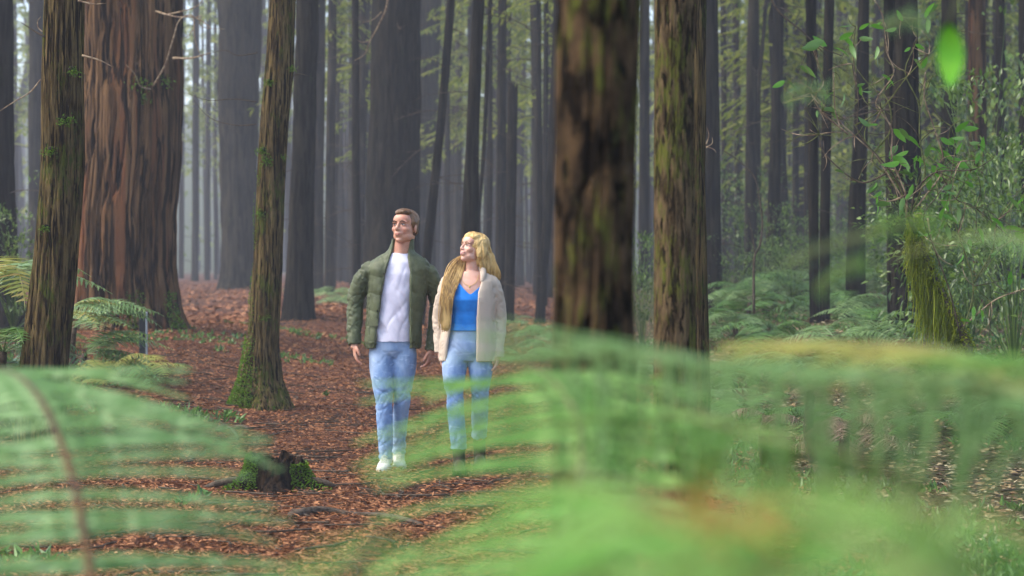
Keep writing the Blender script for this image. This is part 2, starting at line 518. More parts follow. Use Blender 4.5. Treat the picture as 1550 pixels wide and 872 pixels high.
def crown_mesh(seed, h=14, rad=2.6, tiers=26, dens=34, sz=.2):
    """conifer crown starting at local z=0: limbs with drooping flat sprays, plenty of gaps"""
    g = np.random.default_rng(seed); C = []; D = []; mb = MB()
    for k in range(tiers):
        z = h * (k + g.random()) / tiers
        R0 = rad * (1 - .75 * z / h) * g.uniform(.5, 1.15)
        a = g.random() * 6.283
        n = 7; s = np.linspace(0, 1, n)
        p = np.stack([np.cos(a) * R0 * s, np.sin(a) * R0 * s, z - .35 * R0 * s ** 1.5], 1)
        mb.add(*tube(p, .03 * (1 - .8 * s) + .004, 3, False))
        m = int(dens * g.uniform(.5, 1.4))
        t = g.uniform(.2, 1.05, m); base = np.stack([np.interp(t, s, p[:, i]) for i in range(3)], 1)
        side = g.choice([-1, 1], m) * g.uniform(.6, 1.4, m)
        aa = a + side
        w_ = .38 * R0 * (1.15 - t) * g.random(m)
        base = base + np.stack([np.cos(aa) * w_, np.sin(aa) * w_, -.3 * w_ + g.normal(0, .04, m)], 1)
        C.append(base); D.append(np.stack([np.cos(aa), np.sin(aa), g.normal(-.45, .3, m)], 1))
    C = np.concatenate(C); D = np.concatenate(D); m = len(C)
    v, f = leafquads(C, D, unit(m, g) * .6 + [0, 0, 1], sz * (.6 + .8 * g.random(m)), sz * .34 * (.6 + .8 * g.random(m)), .2)
    mb.add(v, f)
    return mb.mesh('crown', M['needles'], False)
CR = [crown_mesh(100 + i, 14, 2.4 + .3 * i, 34, 46, .26) for i in range(4)]

def tree(name, label, samples, d, mat='far', Htop=22, group=None, crown=None, br=0, brL=.8, cat='tree', **kw):
    me, loc, surf = trunk_mesh(samples, d, M[mat], Htop, **kw)
    root = empty(name, loc, label, cat, group)
    obj('trunk', me, root)
    sd_ = kw.get('seed', 1)
    if br:
        g = np.random.default_rng(sd_ + 5)
        top = P(775, 0, d).z - loc.z
        add_branches(root, surf, g.uniform(.8, top + .6, br), brL, sd_ + 5)
    if crown is None and Htop > 12 : crown = (10.5 if d < 60 else 14, 1.35)
    if crown is not None:
        z0, sc = crown
        p, r = surf(z0, 0)
        obj('crown', CR[sd_ % 4], root, loc=(p[0] - r * .9, 0, z0), rot=(0, 0, sd_ * 1.7), scale=(sc, sc, sc * 1.1))
    return root, surf

# near and middle trees, read off the photograph (py, x left, x right)
r1, s1 = tree('mossy_tree', 'leaning ridged mossy trunk at the left, nearer than the huge redwood', [(0, 68, 128), (250, 61, 127), (400, 49, 116), (560, 29, 101)], 15.2, 'bark', 16, seg=180, rows=300, ridge=.06, rk=16, flare=.15, seed=1)
r2, s2 = tree('mossy_tree', 'slim trunk standing on the red path with a flared green mossy foot', [(0, 404, 443), (110, 396, 440), (250, 387, 430), (400, 383, 427), (520, 372, 420), (575, 362, 424), (622, 344, 440)], 19.6, 'bark', 18, seg=160, rows=300, ridge=.06, rk=13, flare=.12, fl_h=.4, seed=2)
r3, s3 = tree('redwood_tree', 'huge redwood with deeply furrowed red brown bark at the left', [(0, 126, 276), (250, 120, 274), (400, 114, 270), (460, 108, 274), (500, 98, 285), (520, 92, 293)], 28, 'redwood', 26, seg=400, rows=200, ridge=.07, rk=18, flare=.06, lobes=9, seed=3)
r4, s4 = tree('forest_tree', 'very blurred mossy brown trunk closest to the camera, right of the couple', [(0, 849, 978), (250, 846, 968), (500, 839, 966), (700, 838, 968)], 5.0, 'bark_front', 12, seg=120, rows=200, ridge=.08, rk=7, flare=.1, seed=4)
r5, s5 = tree('forest_tree', 'slightly blurred brown trunk right of the most blurred one', [(0, 991, 1052), (250, 991, 1053), (520, 990, 1055), (700, 990, 1056)], 9.0, 'bark2', 13, seg=120, rows=200, ridge=.05, rk=12, flare=.1, seed=5)
r6, s6 = tree('forest_tree', 'sharp trunk half hidden behind the right edge of the slightly blurred one', [(0, 1034, 1069), (250, 1036, 1069), (530, 1038, 1074), (700, 1034, 1078)], 13.5, 'bark', 15, seg=48, rows=120, ridge=.05, rk=12, flare=.1, seed=6)
tree('forest_tree', 'dark trunk with a widening foot between the slim mossy tree and the man', [(0, 446, 481), (250, 440, 476), (400, 433, 474), (500, 425, 477)], 38, 'dark', 24, seg=40, rows=90, ridge=.05, rk=8, flare=.12, seed=7, br=5)
tree('redwood_tree', 'broad grey redwood fading into the haze left of the slim mossy tree', [(0, 328, 397), (250, 334, 392), (400, 336, 400), (452, 331, 402)], 70, 'far', 30, seg=60, rows=60, ridge=.06, rk=10, flare=.12, seed=8, lobes=7)
tree('redwood_tree', 'broad dark redwood directly behind the man', [(0, 563, 638), (130, 560, 636), (230, 554, 636), (320, 552, 633), (470, 546, 640)], 46, 'dark', 28, seg=64, rows=80, ridge=.06, rk=11, flare=.15, seed=9, lobes=7, br=4)
tree('forest_tree', 'thin dark leaning trunk just right of the man, its top tilted right', [(0, 676, 689), (200, 660, 673), (385, 638, 653)], 40, 'dark', 20, rows=40, flare=.2, seed=10, br=14, brL=1.0)
tree('forest_tree', 'solid dark trunk rising behind the woman', [(0, 715, 733), (200, 706, 726), (350, 697, 724), (450, 694, 724)], 34, 'dark', 22, seg=36, rows=60, flare=.15, seed=11, br=9, brL=.8)
tree('forest_tree', 'narrow upright dark pole trunk between the man and the dark flared trunk', [(0, 532, 543), (250, 533, 545), (400, 533, 546)], 48, 'dark', 22, rows=40, flare=.2, seed=12, br=12, brL=1.1)
tree('forest_tree', 'dark blurry trunk cut by the left edge of the photograph', [(0, -22, 18), (300, -22, 22), (420, -20, 28), (468, -24, 38)], 33, 'dark', 24, seg=36, rows=60, flare=.2, seed=13, br=5)
tree('forest_tree', 'hazy grey trunk left of the leaning ridged one', [(0, 44, 66), (350, 42, 66)], 66, 'far', 24, rows=40, flare=.2, seed=14, br=6, brL=1.5)
tree('redwood_tree', 'wide pale redwood half hidden behind the dark one above the man', [(0, 612, 668), (350, 606, 662)], 82, 'far', 30, seg=40, rows=40, flare=.15, seed=15)
tree('forest_tree', 'pale grey trunk hugging the right side of the dark flared trunk', [(0, 474, 493), (350, 472, 490)], 62, 'far', 26, rows=40, flare=.15, seed=16, br=8, brL=1.3, crown=(8.5, .8))
tree('dead_snag', 'dead snag with a broken flat top, right of the woman\'s head', [(136, 769, 784), (400, 764, 780)], 44, 'dark', P(775, 136, 44).z - .2, rows=40, flare=.1, seed=17, toph=.25, br=3, brL=.5)
tree('forest_tree', 'straight grey trunk just left of the broken snag', [(0, 754, 767), (400, 750, 765)], 52, 'dark', 24, rows=40, flare=.2, seed=18, br=9, brL=1.1, crown=(8.5, .8))
tree('forest_tree', 'wiry thin trunk tilting right, beside the solid one behind the woman', [(0, 739, 745), (230, 729, 735), (400, 716, 722)], 42, 'dark', 18, rows=40, flare=.2, seed=19, br=6)
tree('forest_tree', 'thin straight trunk close behind the wiry one, right of the woman', [(0, 739, 746), (400, 736, 745)], 58, 'dark', 22, rows=40, flare=.2, seed=20, br=6)
tree('forest_tree', 'left one of the pair of slim trunks left of the most blurred tree', [(0, 811, 819), (400, 812, 822)], 50, 'dark', 22, rows=40, flare=.2, seed=21, br=7, crown=(7.5, .7))
tree('forest_tree', 'right one of the pair of slim trunks left of the most blurred tree', [(0, 823, 830), (400, 820, 829)], 55, 'dark', 22, rows=40, flare=.2, seed=22, br=6, crown=(8, .7))
tree('forest_tree', 'slanting dark trunk touching the left edge of the most blurred tree', [(0, 838, 852), (250, 828, 842), (440, 813, 828)], 44, 'dark', 20, rows=40, flare=.2, seed=23, br=5)
tree('forest_tree', 'hazy trunk seen in the slot between the two blurred trunks', [(0, 968, 984), (440, 966, 982)], 55, 'far', 24, rows=40, flare=.2, seed=24, br=4)
tree('forest_tree', 'dark bluish trunk tight against the right of the slightly blurred pair', [(0, 1060, 1087), (410, 1066, 1092)], 36, 'dark', 24, rows=60, seg=36, flare=.15, seed=25, br=5)
tree('forest_tree', 'thin far trunk, first right of the dark bluish one', [(0, 1110, 1118), (400, 1112, 1121)], 60, 'far', 22, rows=30, flare=.2, seed=26, br=8, brL=1.4, crown=(6.5, .9))
tree('forest_tree', 'brown grey far trunk with a thinner one leaning away from it', [(0, 1132, 1148), (410, 1126, 1146)], 48, 'far', 24, rows=40, seg=28, flare=.2, seed=27, br=8, brL=1.2)
tree('forest_tree', 'thin trunk leaning right off the brown grey far trunk', [(0, 1157, 1163), (130, 1146, 1152), (300, 1138, 1145)], 49, 'far', 18, rows=30, flare=.1, seed=28, br=4)
tree('forest_tree', 'dark trunk midway between the dark bluish trunk and the twin trunks', [(0, 1172, 1188), (250, 1164, 1182), (400, 1158, 1180)], 42, 'dark', 24, rows=40, flare=.2, seed=29, br=8, brL=1.1)
tree('forest_tree', 'thin trunk right behind the midway dark trunk', [(0, 1187, 1194), (400, 1180, 1188)], 58, 'far', 22, rows=30, flare=.2, seed=30, br=6, crown=(6.5, .9))
tree('forest_tree', 'left trunk of the sharp dark twins growing side by side', [(0, 1219, 1235), (250, 1223, 1239), (475, 1226, 1240)], 28, 'dark', 20, seg=32, rows=70, ridge=.05, rk=8, flare=.1, seed=31, br=2, brL=.6)
tree('forest_tree', 'right trunk of the sharp dark twins growing side by side', [(0, 1248, 1263), (250, 1242, 1257), (475, 1240, 1256)], 28.3, 'dark', 20, seg=32, rows=70, ridge=.05, rk=8, flare=.1, seed=32, br=2, brL=.6)
tree('forest_tree', 'dark brown trunk behind the bare twiggy shrub, narrowing upward', [(0, 1300, 1316), (250, 1288, 1312), (480, 1278, 1310)], 31, 'dark', 22, seg=32, rows=60, flare=.1, seed=33, br=4)
tree('forest_tree', 'thick dark furrowed trunk behind the hanging moss', [(0, 1354, 1388), (250, 1350, 1394), (400, 1348, 1394), (505, 1352, 1396)], 24, 'dark', 20, seg=48, rows=90, ridge=.1, rk=10, flare=.1, seed=34, br=2)
tree('forest_tree', 'narrower trunk fused to the left side of the thick furrowed one', [(0, 1338, 1356), (250, 1340, 1358), (500, 1344, 1360)], 24.2, 'dark', 20, seg=32, rows=60, ridge=.08, rk=8, flare=.1, seed=35)
tree('forest_tree', 'dark trunk behind the hanging blurred green leaf', [(0, 1425, 1448), (400, 1420, 1446)], 30, 'dark', 22, seg=32, rows=60, flare=.15, seed=36, br=4)
tree('forest_tree', 'reddish brown trunk at upper right, between the blurred leaf and the right edge', [(0, 1466, 1492), (400, 1468, 1496)], 36, 'redwood', 22, seg=36, rows=60, flare=.15, seed=37)
tree('forest_tree', 'slim upright trunk second from the right edge', [(0, 1508, 1521), (400, 1504, 1520)], 33, 'dark', 22, rows=50, flare=.15, seed=38, br=3)
tree('forest_tree', 'trunk cut by the right edge of the photograph', [(0, 1542, 1566), (400, 1540, 1566)], 34, 'dark', 22, rows=50, flare=.15, seed=39)
tree('forest_tree', 'pale narrow trunk in the brightest haze right of the huge redwood', [(0, 292, 302), (400, 290, 301)], 105, 'far', 26, rows=30, flare=.2, seed=40, crown=(8, 1.2))
tree('forest_tree', 'second pale narrow trunk in the bright haze, touching the broad grey redwood', [(0, 312, 320), (400, 310, 318)], 112, 'far', 26, rows=30, flare=.2, seed=41, crown=(9, 1.2))

# far trees, each with its own crown; region words tell them apart only coarsely, so they share labels
FAR = [
 (496, 560, 12, 'faint slim trunk in the haze between the dark flared trunk and the man', 60, 110),
 (640, 850, 26, 'faint slim trunk in the pale haze above and right of the woman', 62, 130),
 (1090, 1340, 28, 'faint slim trunk in the green haze around the twin trunks', 44, 110),
 (1395, 1560, 15, 'faint slim trunk in the green gloom at the upper right', 44, 100),
 (5, 110, 6, 'faint slim trunk in the haze at the far left', 80, 120),
 (270, 420, 6, 'faint slim trunk deep in the haze right of the huge redwood', 100, 150),
 (968, 990, 2, 'faint slim trunk in the slot between the blurred trunks', 70, 120)]
k = 50
for x0, x1, n, lab, d0, d1 in FAR:
    for i in range(n):
        px = x0 + (x1 - x0) * (i + rng.uniform(.1, .9)) / n
        d = rng.uniform(d0, d1); wpx = rng.uniform(.12, .34) * F / d
        lean = rng.normal(0, 7)
        zc = (rng.uniform(2.2, 5.5) if px > 1000 else rng.uniform(4.5, 8)) if d < 85 else (rng.uniform(3.5, 8) if px > 1000 else rng.uniform(6, 10))
        tree('forest_tree', lab, [(0, px + lean - wpx / 2, px + lean + wpx / 2), (420, px - wpx / 2 * 1.15, px + wpx / 2 * 1.15)], d, 'far', 24,
             group=lab.replace('faint slim trunk', 'faint trunks'), crown=(zc, rng.uniform(.8, 1.25)), br=9 if d < 80 else 4, brL=1.6, seg=10, rows=14, flare=.2, seed=k)
        k += 1

# far-off wood behind everything
def far_wood():
    mb = MB()
    for i in range(420):
        d = rng.uniform(125, 230) if i < 260 else rng.uniform(230, 400); x = rng.uniform(-.32, .34) * d
        if -.172 < x / d < -.145 and rng.random() < .75 and d < 240: continue
        r = rng.uniform(.12, .4)
        z0 = float(H(x, d)); h = rng.uniform(18, 26)
        mb.add(*tube([[x, d, z0 - .2], [x + rng.normal(0, .3), d, z0 + h * .5], [x + rng.normal(0, .6), d, z0 + h]], [r * 1.1, r * .8, r * .3], 7))
    a = obj('distant_wood', mb.mesh('distant_wood', M['far']))
    tag(a, 'massed trunks of the distant wood dissolving in haze', 'wood', None, 'stuff')
    mb = MB(); n = 110000
    d = rng.uniform(118, 230, n); d[:40000] = rng.uniform(230, 400, 40000); x = rng.uniform(-.34, .36, n) * d; z = 25 * rng.random(n) ** .75; z[:40000] *= 1.6
    den = fbm(x * .12, d * .05, z * .25, 77) 
    left = ss(-x / d, .02, .1)
    m = (den > .05 + .5 * np.exp(-z / 7) * .9 + left * .15 - .3 * ss(x / d, .08, .2)) & ~((x / d > -.175) & (x / d < -.14) & (z < 9) & (d < 200))
    d, x, z = d[m], x[m], z[m] + .3; k = len(x)
    D = unit(k); D[:, 2] -= .4
    mb.add(*leafquads(np.stack([x, d, z + H(x, d)], 1), D, unit(k) + [0, 0, .6], .5 + .8 * rng.random(k) + (d > 230) * .8, .25 + .3 * rng.random(k) + (d > 230) * .5, .2))
    tag(obj('distant_foliage', mb.mesh('distant_foliage', M['needles'], False)), 'green foliage of the distant wood seen through haze', 'foliage', None, 'stuff')
far_wood()

# moss, knots and twigs on the near trunks
def moss_tufts(root, surf, z0, z1, a0, a1, n, mat='moss', L=.03, sd_=1, fl=0, ya=1, dens=None):
    g = np.random.default_rng(sd_); mb = MB(); C = []; D = []
    for i in range(n):
        zl = z0 + (z1 - z0) * g.random() ** 1.7; a = g.uniform(a0, a1)
        if dens is not None and not dens(zl, a, g): continue
        p, r = surf(zl, a); o = np.array([math.cos(a), math.sin(a), 0])
        C.append(p + o * r * (.13 + fl * math.exp(-zl / .2))); D.append(o * .7 + g.normal(0, .5, 3) + [0, 0, .1])
    C = np.array(C); D = np.array(D)
    v, f = leafquads(C, D, unit(len(C), g), L * (.6 + .8 * g.random(len(C))), L * .6 * np.ones(len(C)), .1)
    mb.add(v, f)
    o = obj('moss', mb.mesh('moss', M[mat], False), root); o['kind'] = 'stuff'
    return o
moss_tufts(r2, s2, 0, .75, math.pi * .95, math.pi * 2.1, 7000, L=.022, sd_=3, fl=.05, dens=lambda z, a, g: g.random() < 1.25 - z * 1.5 - .55 * (abs(a - 4.9) < .35) and (z < .5 or a < 4.4))
moss_tufts(r2, s2, .6, 2.4, math.pi * .95, math.pi * 1.35, 900, L=.014, sd_=4, dens=lambda z, a, g: math.sin(z * 9 + a * 3) > .2)
def knots(root, surf, lst, sd_):
    g = np.random.default_rng(sd_)
    for px, py, d, sz in lst:
        z = P(px, py, d).z - root.location.z; x = P(px, py, d).x - root.location.x
        p, r = surf(z, math.pi * 1.5); cx = p[0]; r = r
        ca = max(-1, min(1, (x - cx) / r)); a = -math.acos(ca)
        c = np.array([cx + math.cos(a) * r, math.sin(a) * r, z]); o = np.array([math.cos(a), math.sin(a), 0])
        mb = MB(); th = np.linspace(0, math.pi, 7)
        q = np.array([c + o * sz * s for s in (-.3, .1, .35, .5)]); mb.add(*tube(q, [sz * .6, sz * .5, sz * .35, sz * .12], 10))
        obj('knot', mb.mesh('knot', M['dark']), root)
        C = c + o * sz * .3 + g.normal(0, sz * .55, (90, 3)) * [1.0, .3, .6] - [0, 0, sz * .3]
        mb = MB(); mb.add(*leafquads(C, np.tile(o, (90, 1)) + g.normal(0, .6, (90, 3)), unit(90, g), np.full(90, sz * .5), np.full(90, sz * .2), .2))
        k_ = obj('moss', mb.mesh('moss', M['moss'], False), root); k_['kind'] = 'stuff'
knots(r1, s1, [(115, 108, 15.2, .05), (106, 183, 15.2, .055), (84, 229, 15.2, .05), (76, 345, 15.2, .04)], 1)
knots(r2, s2, [(411, 125, 19.6, .05), (437, 103, 19.6, .05), (402, 228, 19.6, .06), (407, 243, 19.6, .06), (400, 322, 19.6, .05), (426, 238, 19.6, .05), (402, 480, 19.6, .045)], 2)
moss_tufts(r3, s3, 0, .5, 3.6, 6.0, 2500, L=.04, sd_=9, fl=.06, dens=lambda z, a, g: math.sin(a * 9) > .1 and a > 4.6)

def twig(root, pts, d, r0, mat='twig_pale', name='branch', r1=None):
    """pts: (px,py[,depth offset])"""
    q = [P(p[0], p[1], d + (p[2] if len(p) > 2 else 0)) - (root.location if root else Vector()) for p in pts]
    q = resample([list(a) for a in q], max(6, len(pts) * 4))
    mb = MB(); mb.add(*tube(q, np.linspace(r0, r1 or r0 * .3, len(q)), 5))
    return obj(name, mb.mesh(name, M[mat]), root)
for pts, r in (([(232, 130, -.8), (250, 98, -1.0), (262, 60, -1.2), (272, 30, -1.2), (292, 24, -1.2), (294, 50, -1.2), (298, 70, -1.2), (308, 93, -1.2)], .014),
               ([(236, 17, -.7), (252, 22, -1), (270, 26, -1.1), (296, 27, -1.2), (322, 44, -1.3)], .016), ([(296, 27, -1.2), (304, 25, -1.2), (303, 38, -1.2), (316, 43, -1.2), (340, 44, -1.2)], .009),
               ([(254, 22, -1), (280, 16, -1.1), (300, 8, -1.1), (310, -6, -1.2)], .012), ([(292, 45, -1.2), (284, 55, -1.2), (274, 60, -1.2)], .007),
               ([(228, 135, -.8), (212, 130, -.9), (204, 112, -1), (191, 98, -1)], .01), ([(262, 88, -.8), (290, 88, -1), (318, 80, -1.1)], .02)):
    twig(r3, pts, 28, r)
knots(r3, s3, [(222, 132, 28, .14), (254, 124, 28, .11), (224, 152, 28, .12)], 8)
for pts, r, m_ in (([(124, 84), (150, 91), (172, 102)], .009, 'twig_pale'), ([(118, 1), (140, 6), (160, 5)], .008, 'twig_pale'), ([(68, 56), (50, 46), (32, 34)], .009, 'twig'),
                   ([(64, 48), (58, 42), (57, 32), (62, 25)], .007, 'twig_pale'), ([(62, 120), (45, 140), (20, 155), (0, 168), (-10, 175)], .006, 'twig_pale')):
    twig(r1, pts, 15.0, r, m_)
for pts, r in (([(388, 188), (362, 190), (330, 184), (310, 172), (292, 150)], .006), ([(388, 154), (350, 150), (315, 152), (280, 140)], .006), ([(390, 80), (360, 84), (340, 76), (315, 82)], .006),
               ([(436, 120), (452, 112), (470, 116)], .006)):
    twig(r2, pts, 19.6, r, 'twig')
for pts in ([(1069, 218), (1073, 205), (1070, 193)], [(1069, 224), (1078, 217), (1078, 208)], [(1069, 222), (1080, 226), (1084, 231)]):
    twig(r6, pts, 13.4, .005)
# pale broken limb hanging in front of the broad dark redwood
lr = empty('fallen_limb', P(590, -30, 30), 'pale twisted limb hanging down before the broad dark redwood', 'branch')
twig(lr, [(590, -30), (585, 10), (572, 40), (560, 62), (552, 82), (536, 92)], 30, .02, name='limb')
twig(lr, [(578, 18), (564, 30), (548, 34)], 30, .01, name='twig')
twig(lr, [(560, 62), (548, 64), (540, 60)], 30, .01, name='twig')

# post
def post():
    d = 22.0; p = P(217, 562, d); z0 = float(H(p.x, d))
    root = empty('marker_post', (p.x, d, z0), 'dark marker post with a pale edge beside the huge redwood', 'post')
    h = P(217, 471, d).z - z0
    mb = MB()
    def box(x0, x1, y0, y1, z0_, z1_, bev=.006):
        b = bev
        ring = lambda z, e: [[x0 + e, y0 + b, z], [x0 + b, y0 + e, z], [x1 - b, y0 + e, z], [x1 - e, y0 + b, z], [x1 - e, y1 - b, z], [x1 - b, y1 - e, z], [x0 + b, y1 - e, z], [x0 + e, y1 - b, z]]
        v = np.array(ring(z0_, 0) + ring(z1_ - b, 0) + ring(z1_, b))
        f = [[i + r * 8, (i + 1) % 8 + r * 8, (i + 1) % 8 + 8 + r * 8, i + 8 + r * 8] for r in range(2) for i in range(8)]
        f += [[16, 17, 18, 19], [16, 19, 20, 23], [20, 21, 22, 23]]
        return v, np.array(f)
    mb.add(*box(-.04, .03, -.035, .035, -.15, h))
    obj('post', mb.mesh('post', plain('dark_post_paint', (.006, .009, .012), .5, .3, (.01, .014, .018), 20), False), root)
    mb = MB(); mb.add(*box(.031, .043, -.035, .035, .02, h - .01, .003))
    obj('edge_strip', mb.mesh('edge_strip', plain('pale_strip', (.3, .33, .36), .6), False), root)
post()

# stump
def stump():
    d = 12.9; c = P(418, 748, d); bx = c.x; gz = float(H(bx, d)); s = d / F
    root = empty('tree_stump', (bx, d, gz), 'low hollow rotten stump with mossy shoulders on the near path', 'stump')
    seg, rows = 96, 26; th = np.arange(seg) / seg * 2 * math.pi
    top = .235 + .05 * fbm(np.cos(th) * 2.5, np.sin(th) * 2.5, 0, 4) - .07 * np.abs(noise(th * 3, 2)) - .05 * (np.cos(th) > .6)
    V = []
    for i in range(rows):
        u = i / (rows - 1); z = -.08 + (top + .08) * u
        r = .165 + .13 * np.exp(-np.maximum(z, 0) / .07) * (.8 + .6 * np.cos(5 * th + 1)) * .9
        r = r * (1 + .07 * (1 - 2 * np.abs(fbm(np.cos(th) * 5, np.sin(th) * 5, z * 2, 6))))
        V.append(np.stack([np.cos(th) * r * 1.05, np.sin(th) * r, z], 1))
    for i, (k, dz) in enumerate(((.86, .0), (.8, -.03), (.72, -.12), (.5, -.17), (.05, -.18))):
        V.append(np.stack([np.cos(th) * .165 * k * 1.05, np.sin(th) * .165 * k, top * (1 if i < 2 else .9) + dz], 1))
    n = len(V); v = np.concatenate(V)
    i = np.arange(n - 1)[:, None] * seg; j = np.arange(seg)[None]; k = (j + 1) % seg
    f = np.stack([i + j, i + k, i + seg + k, i + seg + j], -1).reshape(-1, 4)
    obj('trunk', mesh_np('stump', v, f, bark_mat('rotten_stump_wood', (.008, .006, .005), (.035, .022, .013), (.10, .045, .02), .3, 18, (1, 1, .15), .015)), root)
    g = np.random.default_rng(5); C = []
    for q in range(5200):
        a = g.uniform(0, 6.283); u = g.random()
        if not (abs(math.cos(a)) > .55 and (math.sin(a) < .5)): continue
        z = u * .22 - (.05 if math.cos(a) > 0 else 0); r = .17 + .14 * math.exp(-max(z, 0) / .07) * (.8 + .6 * math.cos(5 * a + 1))
        C.append([math.cos(a) * r * 1.06, math.sin(a) * r * 1.02, max(z, 0)])
    C = np.array(C); D = C * [1, 1, 0] * 4 + g.normal(0, .6, C.shape) + [0, 0, .4]
    o = obj('moss', mesh_np('moss', *leafquads(C, D, unit(len(C), g), .014 + .012 * g.random(len(C)), np.full(len(C), .009), .1), M['moss'], False), root); o['kind'] = 'stuff'
    for px0, py0, px1, py1, r in ((372, 722, 300, 732, .03), (470, 735, 520, 748, .025), (385, 748, 350, 762, .02)):
        a, b = P(px0, py0, d), P(px1, py1, d)
        q = [[a.x - bx, -.05, .06], [(a.x + b.x) / 2 - bx, -.06, .045], [b.x - bx, -.02, -.015]]
        mb = MB(); mb.add(*tube(resample(q, 10), np.linspace(r, r * .5, 10), 8)); obj('root', mb.mesh('root', M['twig']), root)
stump()
# surface roots across the path
for i, (pts, lab) in enumerate((([(255, 640), (300, 636), (335, 642), (352, 655), (360, 668)], 'gnarled root arching over the soil below the slim mossy tree'),
                                ([(330, 655), (345, 648), (378, 652)], 'short dark root just above the hollow stump'),
                                ([(440, 785), (500, 778), (560, 782), (640, 800)], 'long thin root crossing the nearest part of the path'))):
    q = []
    for px, py in pts:
        dd = 400
        lo, hi = 8., 60.
        for _ in range(30):
            mid = (lo + hi) / 2; p = P(px, py, mid)
            if p.z > float(H(p.x, mid)): lo = mid
            else: hi = mid
        q.append([p.x, mid, float(H(p.x, mid)) + .012])
    q = np.array(q); c = q[0].copy(); q = resample(q - c, 24); q[:, 2] += .015 * np.sin(np.linspace(0, 9, 24))
    mb = MB(); mb.add(*tube(q, np.linspace(.03, .012, 24), 7)); o = obj('tree_root', mb.mesh('tree_root', M['twig']), loc=Vector(c))
    tag(o, lab, 'root')
# ------------------------------------------------------------------ ferns
def frond_mesh(name, mat, seed=0, n=20, W=.30, rise=.45, drop=.75, sub=3, yw=.030, droop=.25, stipe=.16):
    """one frond of length about 1 along +x, with paired tapering pinnae; each pinna is its own island"""
    g = np.random.default_rng(seed); mb = MB()
    m = 16; s = np.linspace(0, 1, m)
    side = .06 * math.sin(seed * 2.1)
    path = np.stack([s * .92, side * s ** 2, rise * s - drop * s ** 2.1], 1)
    mb.add(*tube(path, .006 * (1 - .8 * s) + .001, 4, False))
    t, a, b = frames(path)
    for i in range(n * 2):
        u = stipe + (1 - stipe) * (i // 2 + .5) / n; sd = 1 if i % 2 else -1
        c = np.array([np.interp(u, s, path[:, k]) for k in range(3)]); tt = np.array([np.interp(u, s, t[:, k]) for k in range(3)])
        tt /= np.linalg.norm(tt); sv = np.cross([0, 0, 1], tt); sv /= np.linalg.norm(sv); up = np.cross(tt, sv)
        prof = math.sin(math.pi * min(1, (u - stipe) / (1 - stipe) * .82 + .2)) ** .8
        l = W * prof * g.uniform(.88, 1.08); ang = g.normal(.28, .06)
        d = sv * sd * math.cos(ang) + tt * math.sin(ang)
        k = sub * 2; uu = np.linspace(0, 1, k + 1)
        cen = c + d * (uu * l)[:, None] - up * (droop * l * uu ** 1.8)[:, None] + up * g.normal(0, .006)
        wd = yw * (1.05 - uu) ** .7 * (.75 + .5 * (np.arange(k + 1) % 2)) * min(1, l / .1 + .2)
        wv = tt * .5
        A = cen + wv * wd[:, None]; B = cen - wv * wd[:, None]
        v = np.stack([A, B], 1).reshape(-1, 3); j = np.arange(k)[:, None] * 2
        mb.add(v, np.concatenate([j, j + 1, j + 3, j + 2], 1))
    return mb.mesh(name, mat, False)

FR = {}
for key, kw in dict(green=dict(mat=M['fern']), pale=dict(mat=M['fern_pale']), yellow=dict(mat=M['fern_yel']), dead=dict(mat=M['fern_dead'], droop=.5)).items():
    FR[key] = [frond_mesh('frond', seed=i + 3, rise=r, drop=dr, **kw) for i, (r, dr) in enumerate(((.55, .7), (.35, .65), (.75, .85), (.15, .45)))]

def fern(px, py, d, L, n=9, kind='pale', label=None, group=None, z=None, spread=1.0, seed=0, arc=None, cat='fern'):
    g = np.random.default_rng(seed + int(px) * 7 + int(d * 10))
    p = P(px, py, d); gz = float(H(p.x, d)) if z is None else z
    root = empty('fern', (p.x, d, gz), label, cat, group)
    if z is not None and z > float(H(p.x, d)) + .15:
        z0 = float(H(p.x, d)) - .05
        q = resample([[.05, .03, z0 - z], [-.02, 0, (z0 - z) * .5], [0, 0, .02]], 10)
        mb = MB(); mb.add(*tube(q, np.linspace(.05, .03, 10), 8)); obj('stem', mb.mesh('stem', M['twig']), root)
    a0 = g.random() * 6.28
    for i in range(n):
        a = (a0 + i * 2.4) if arc is None else arc[0] + (arc[1] - arc[0]) * (i + .5) / n
        k = kind if isinstance(kind, str) else kind[g.integers(len(kind))]
        obj('frond', FR[k][g.integers(4)], root, loc=(0, 0, .01), rot=(g.normal(0, .15), -g.uniform(-.1, .35) * spread, a + g.normal(0, .15)), scale=L * g.uniform(.75, 1.15))
    return root

gl = 'ferns around the foot of the huge redwood'
fern(-8, 400, 16.0, 1.0, 13, ['pale', 'yellow', 'pale'], 'tall fern arching in from the left edge behind the ridged trunk', gl, z=1.25)
fern(18, 470, 16.4, .6, 10, 'green', 'deep green fern below the tall one at the left edge', gl, z=.55)
fern(40, 560, 15.8, .55, 10, ['green', 'yellow'], 'low fern at the left edge, mostly behind the blurred foreground fern', gl)
fern(112, 500, 20.5, .95, 8, 'pale', 'fern between the ridged trunk and the redwood, its frond reaching up and right', gl, z=.78, spread=1.1, arc=(-.9, 1.2))
fern(150, 520, 21.0, .62, 11, 'pale', 'spreading pale fern in front of the redwood base', gl)
fern(118, 540, 19.5, .5, 9, ['green', 'yellow'], 'bright green fern close to the foot of the ridged trunk', gl)
fern(205, 520, 21.6, .6, 9, 'yellow', 'yellowish fern just behind the marker post', gl)
fern(272, 548, 22.5, .2, 7, 'pale', 'tiny fern on the litter right of the marker post', gl)
fern(205, 555, 20.5, .3, 7, ['dead', 'yellow'], 'small withered fern left of the marker post', gl)
fern(128, 505, 20.8, .85, 9, 'pale', 'fern with long low fronds reaching right towards the marker post', gl, z=.5, arc=(-1.0, 1.0))
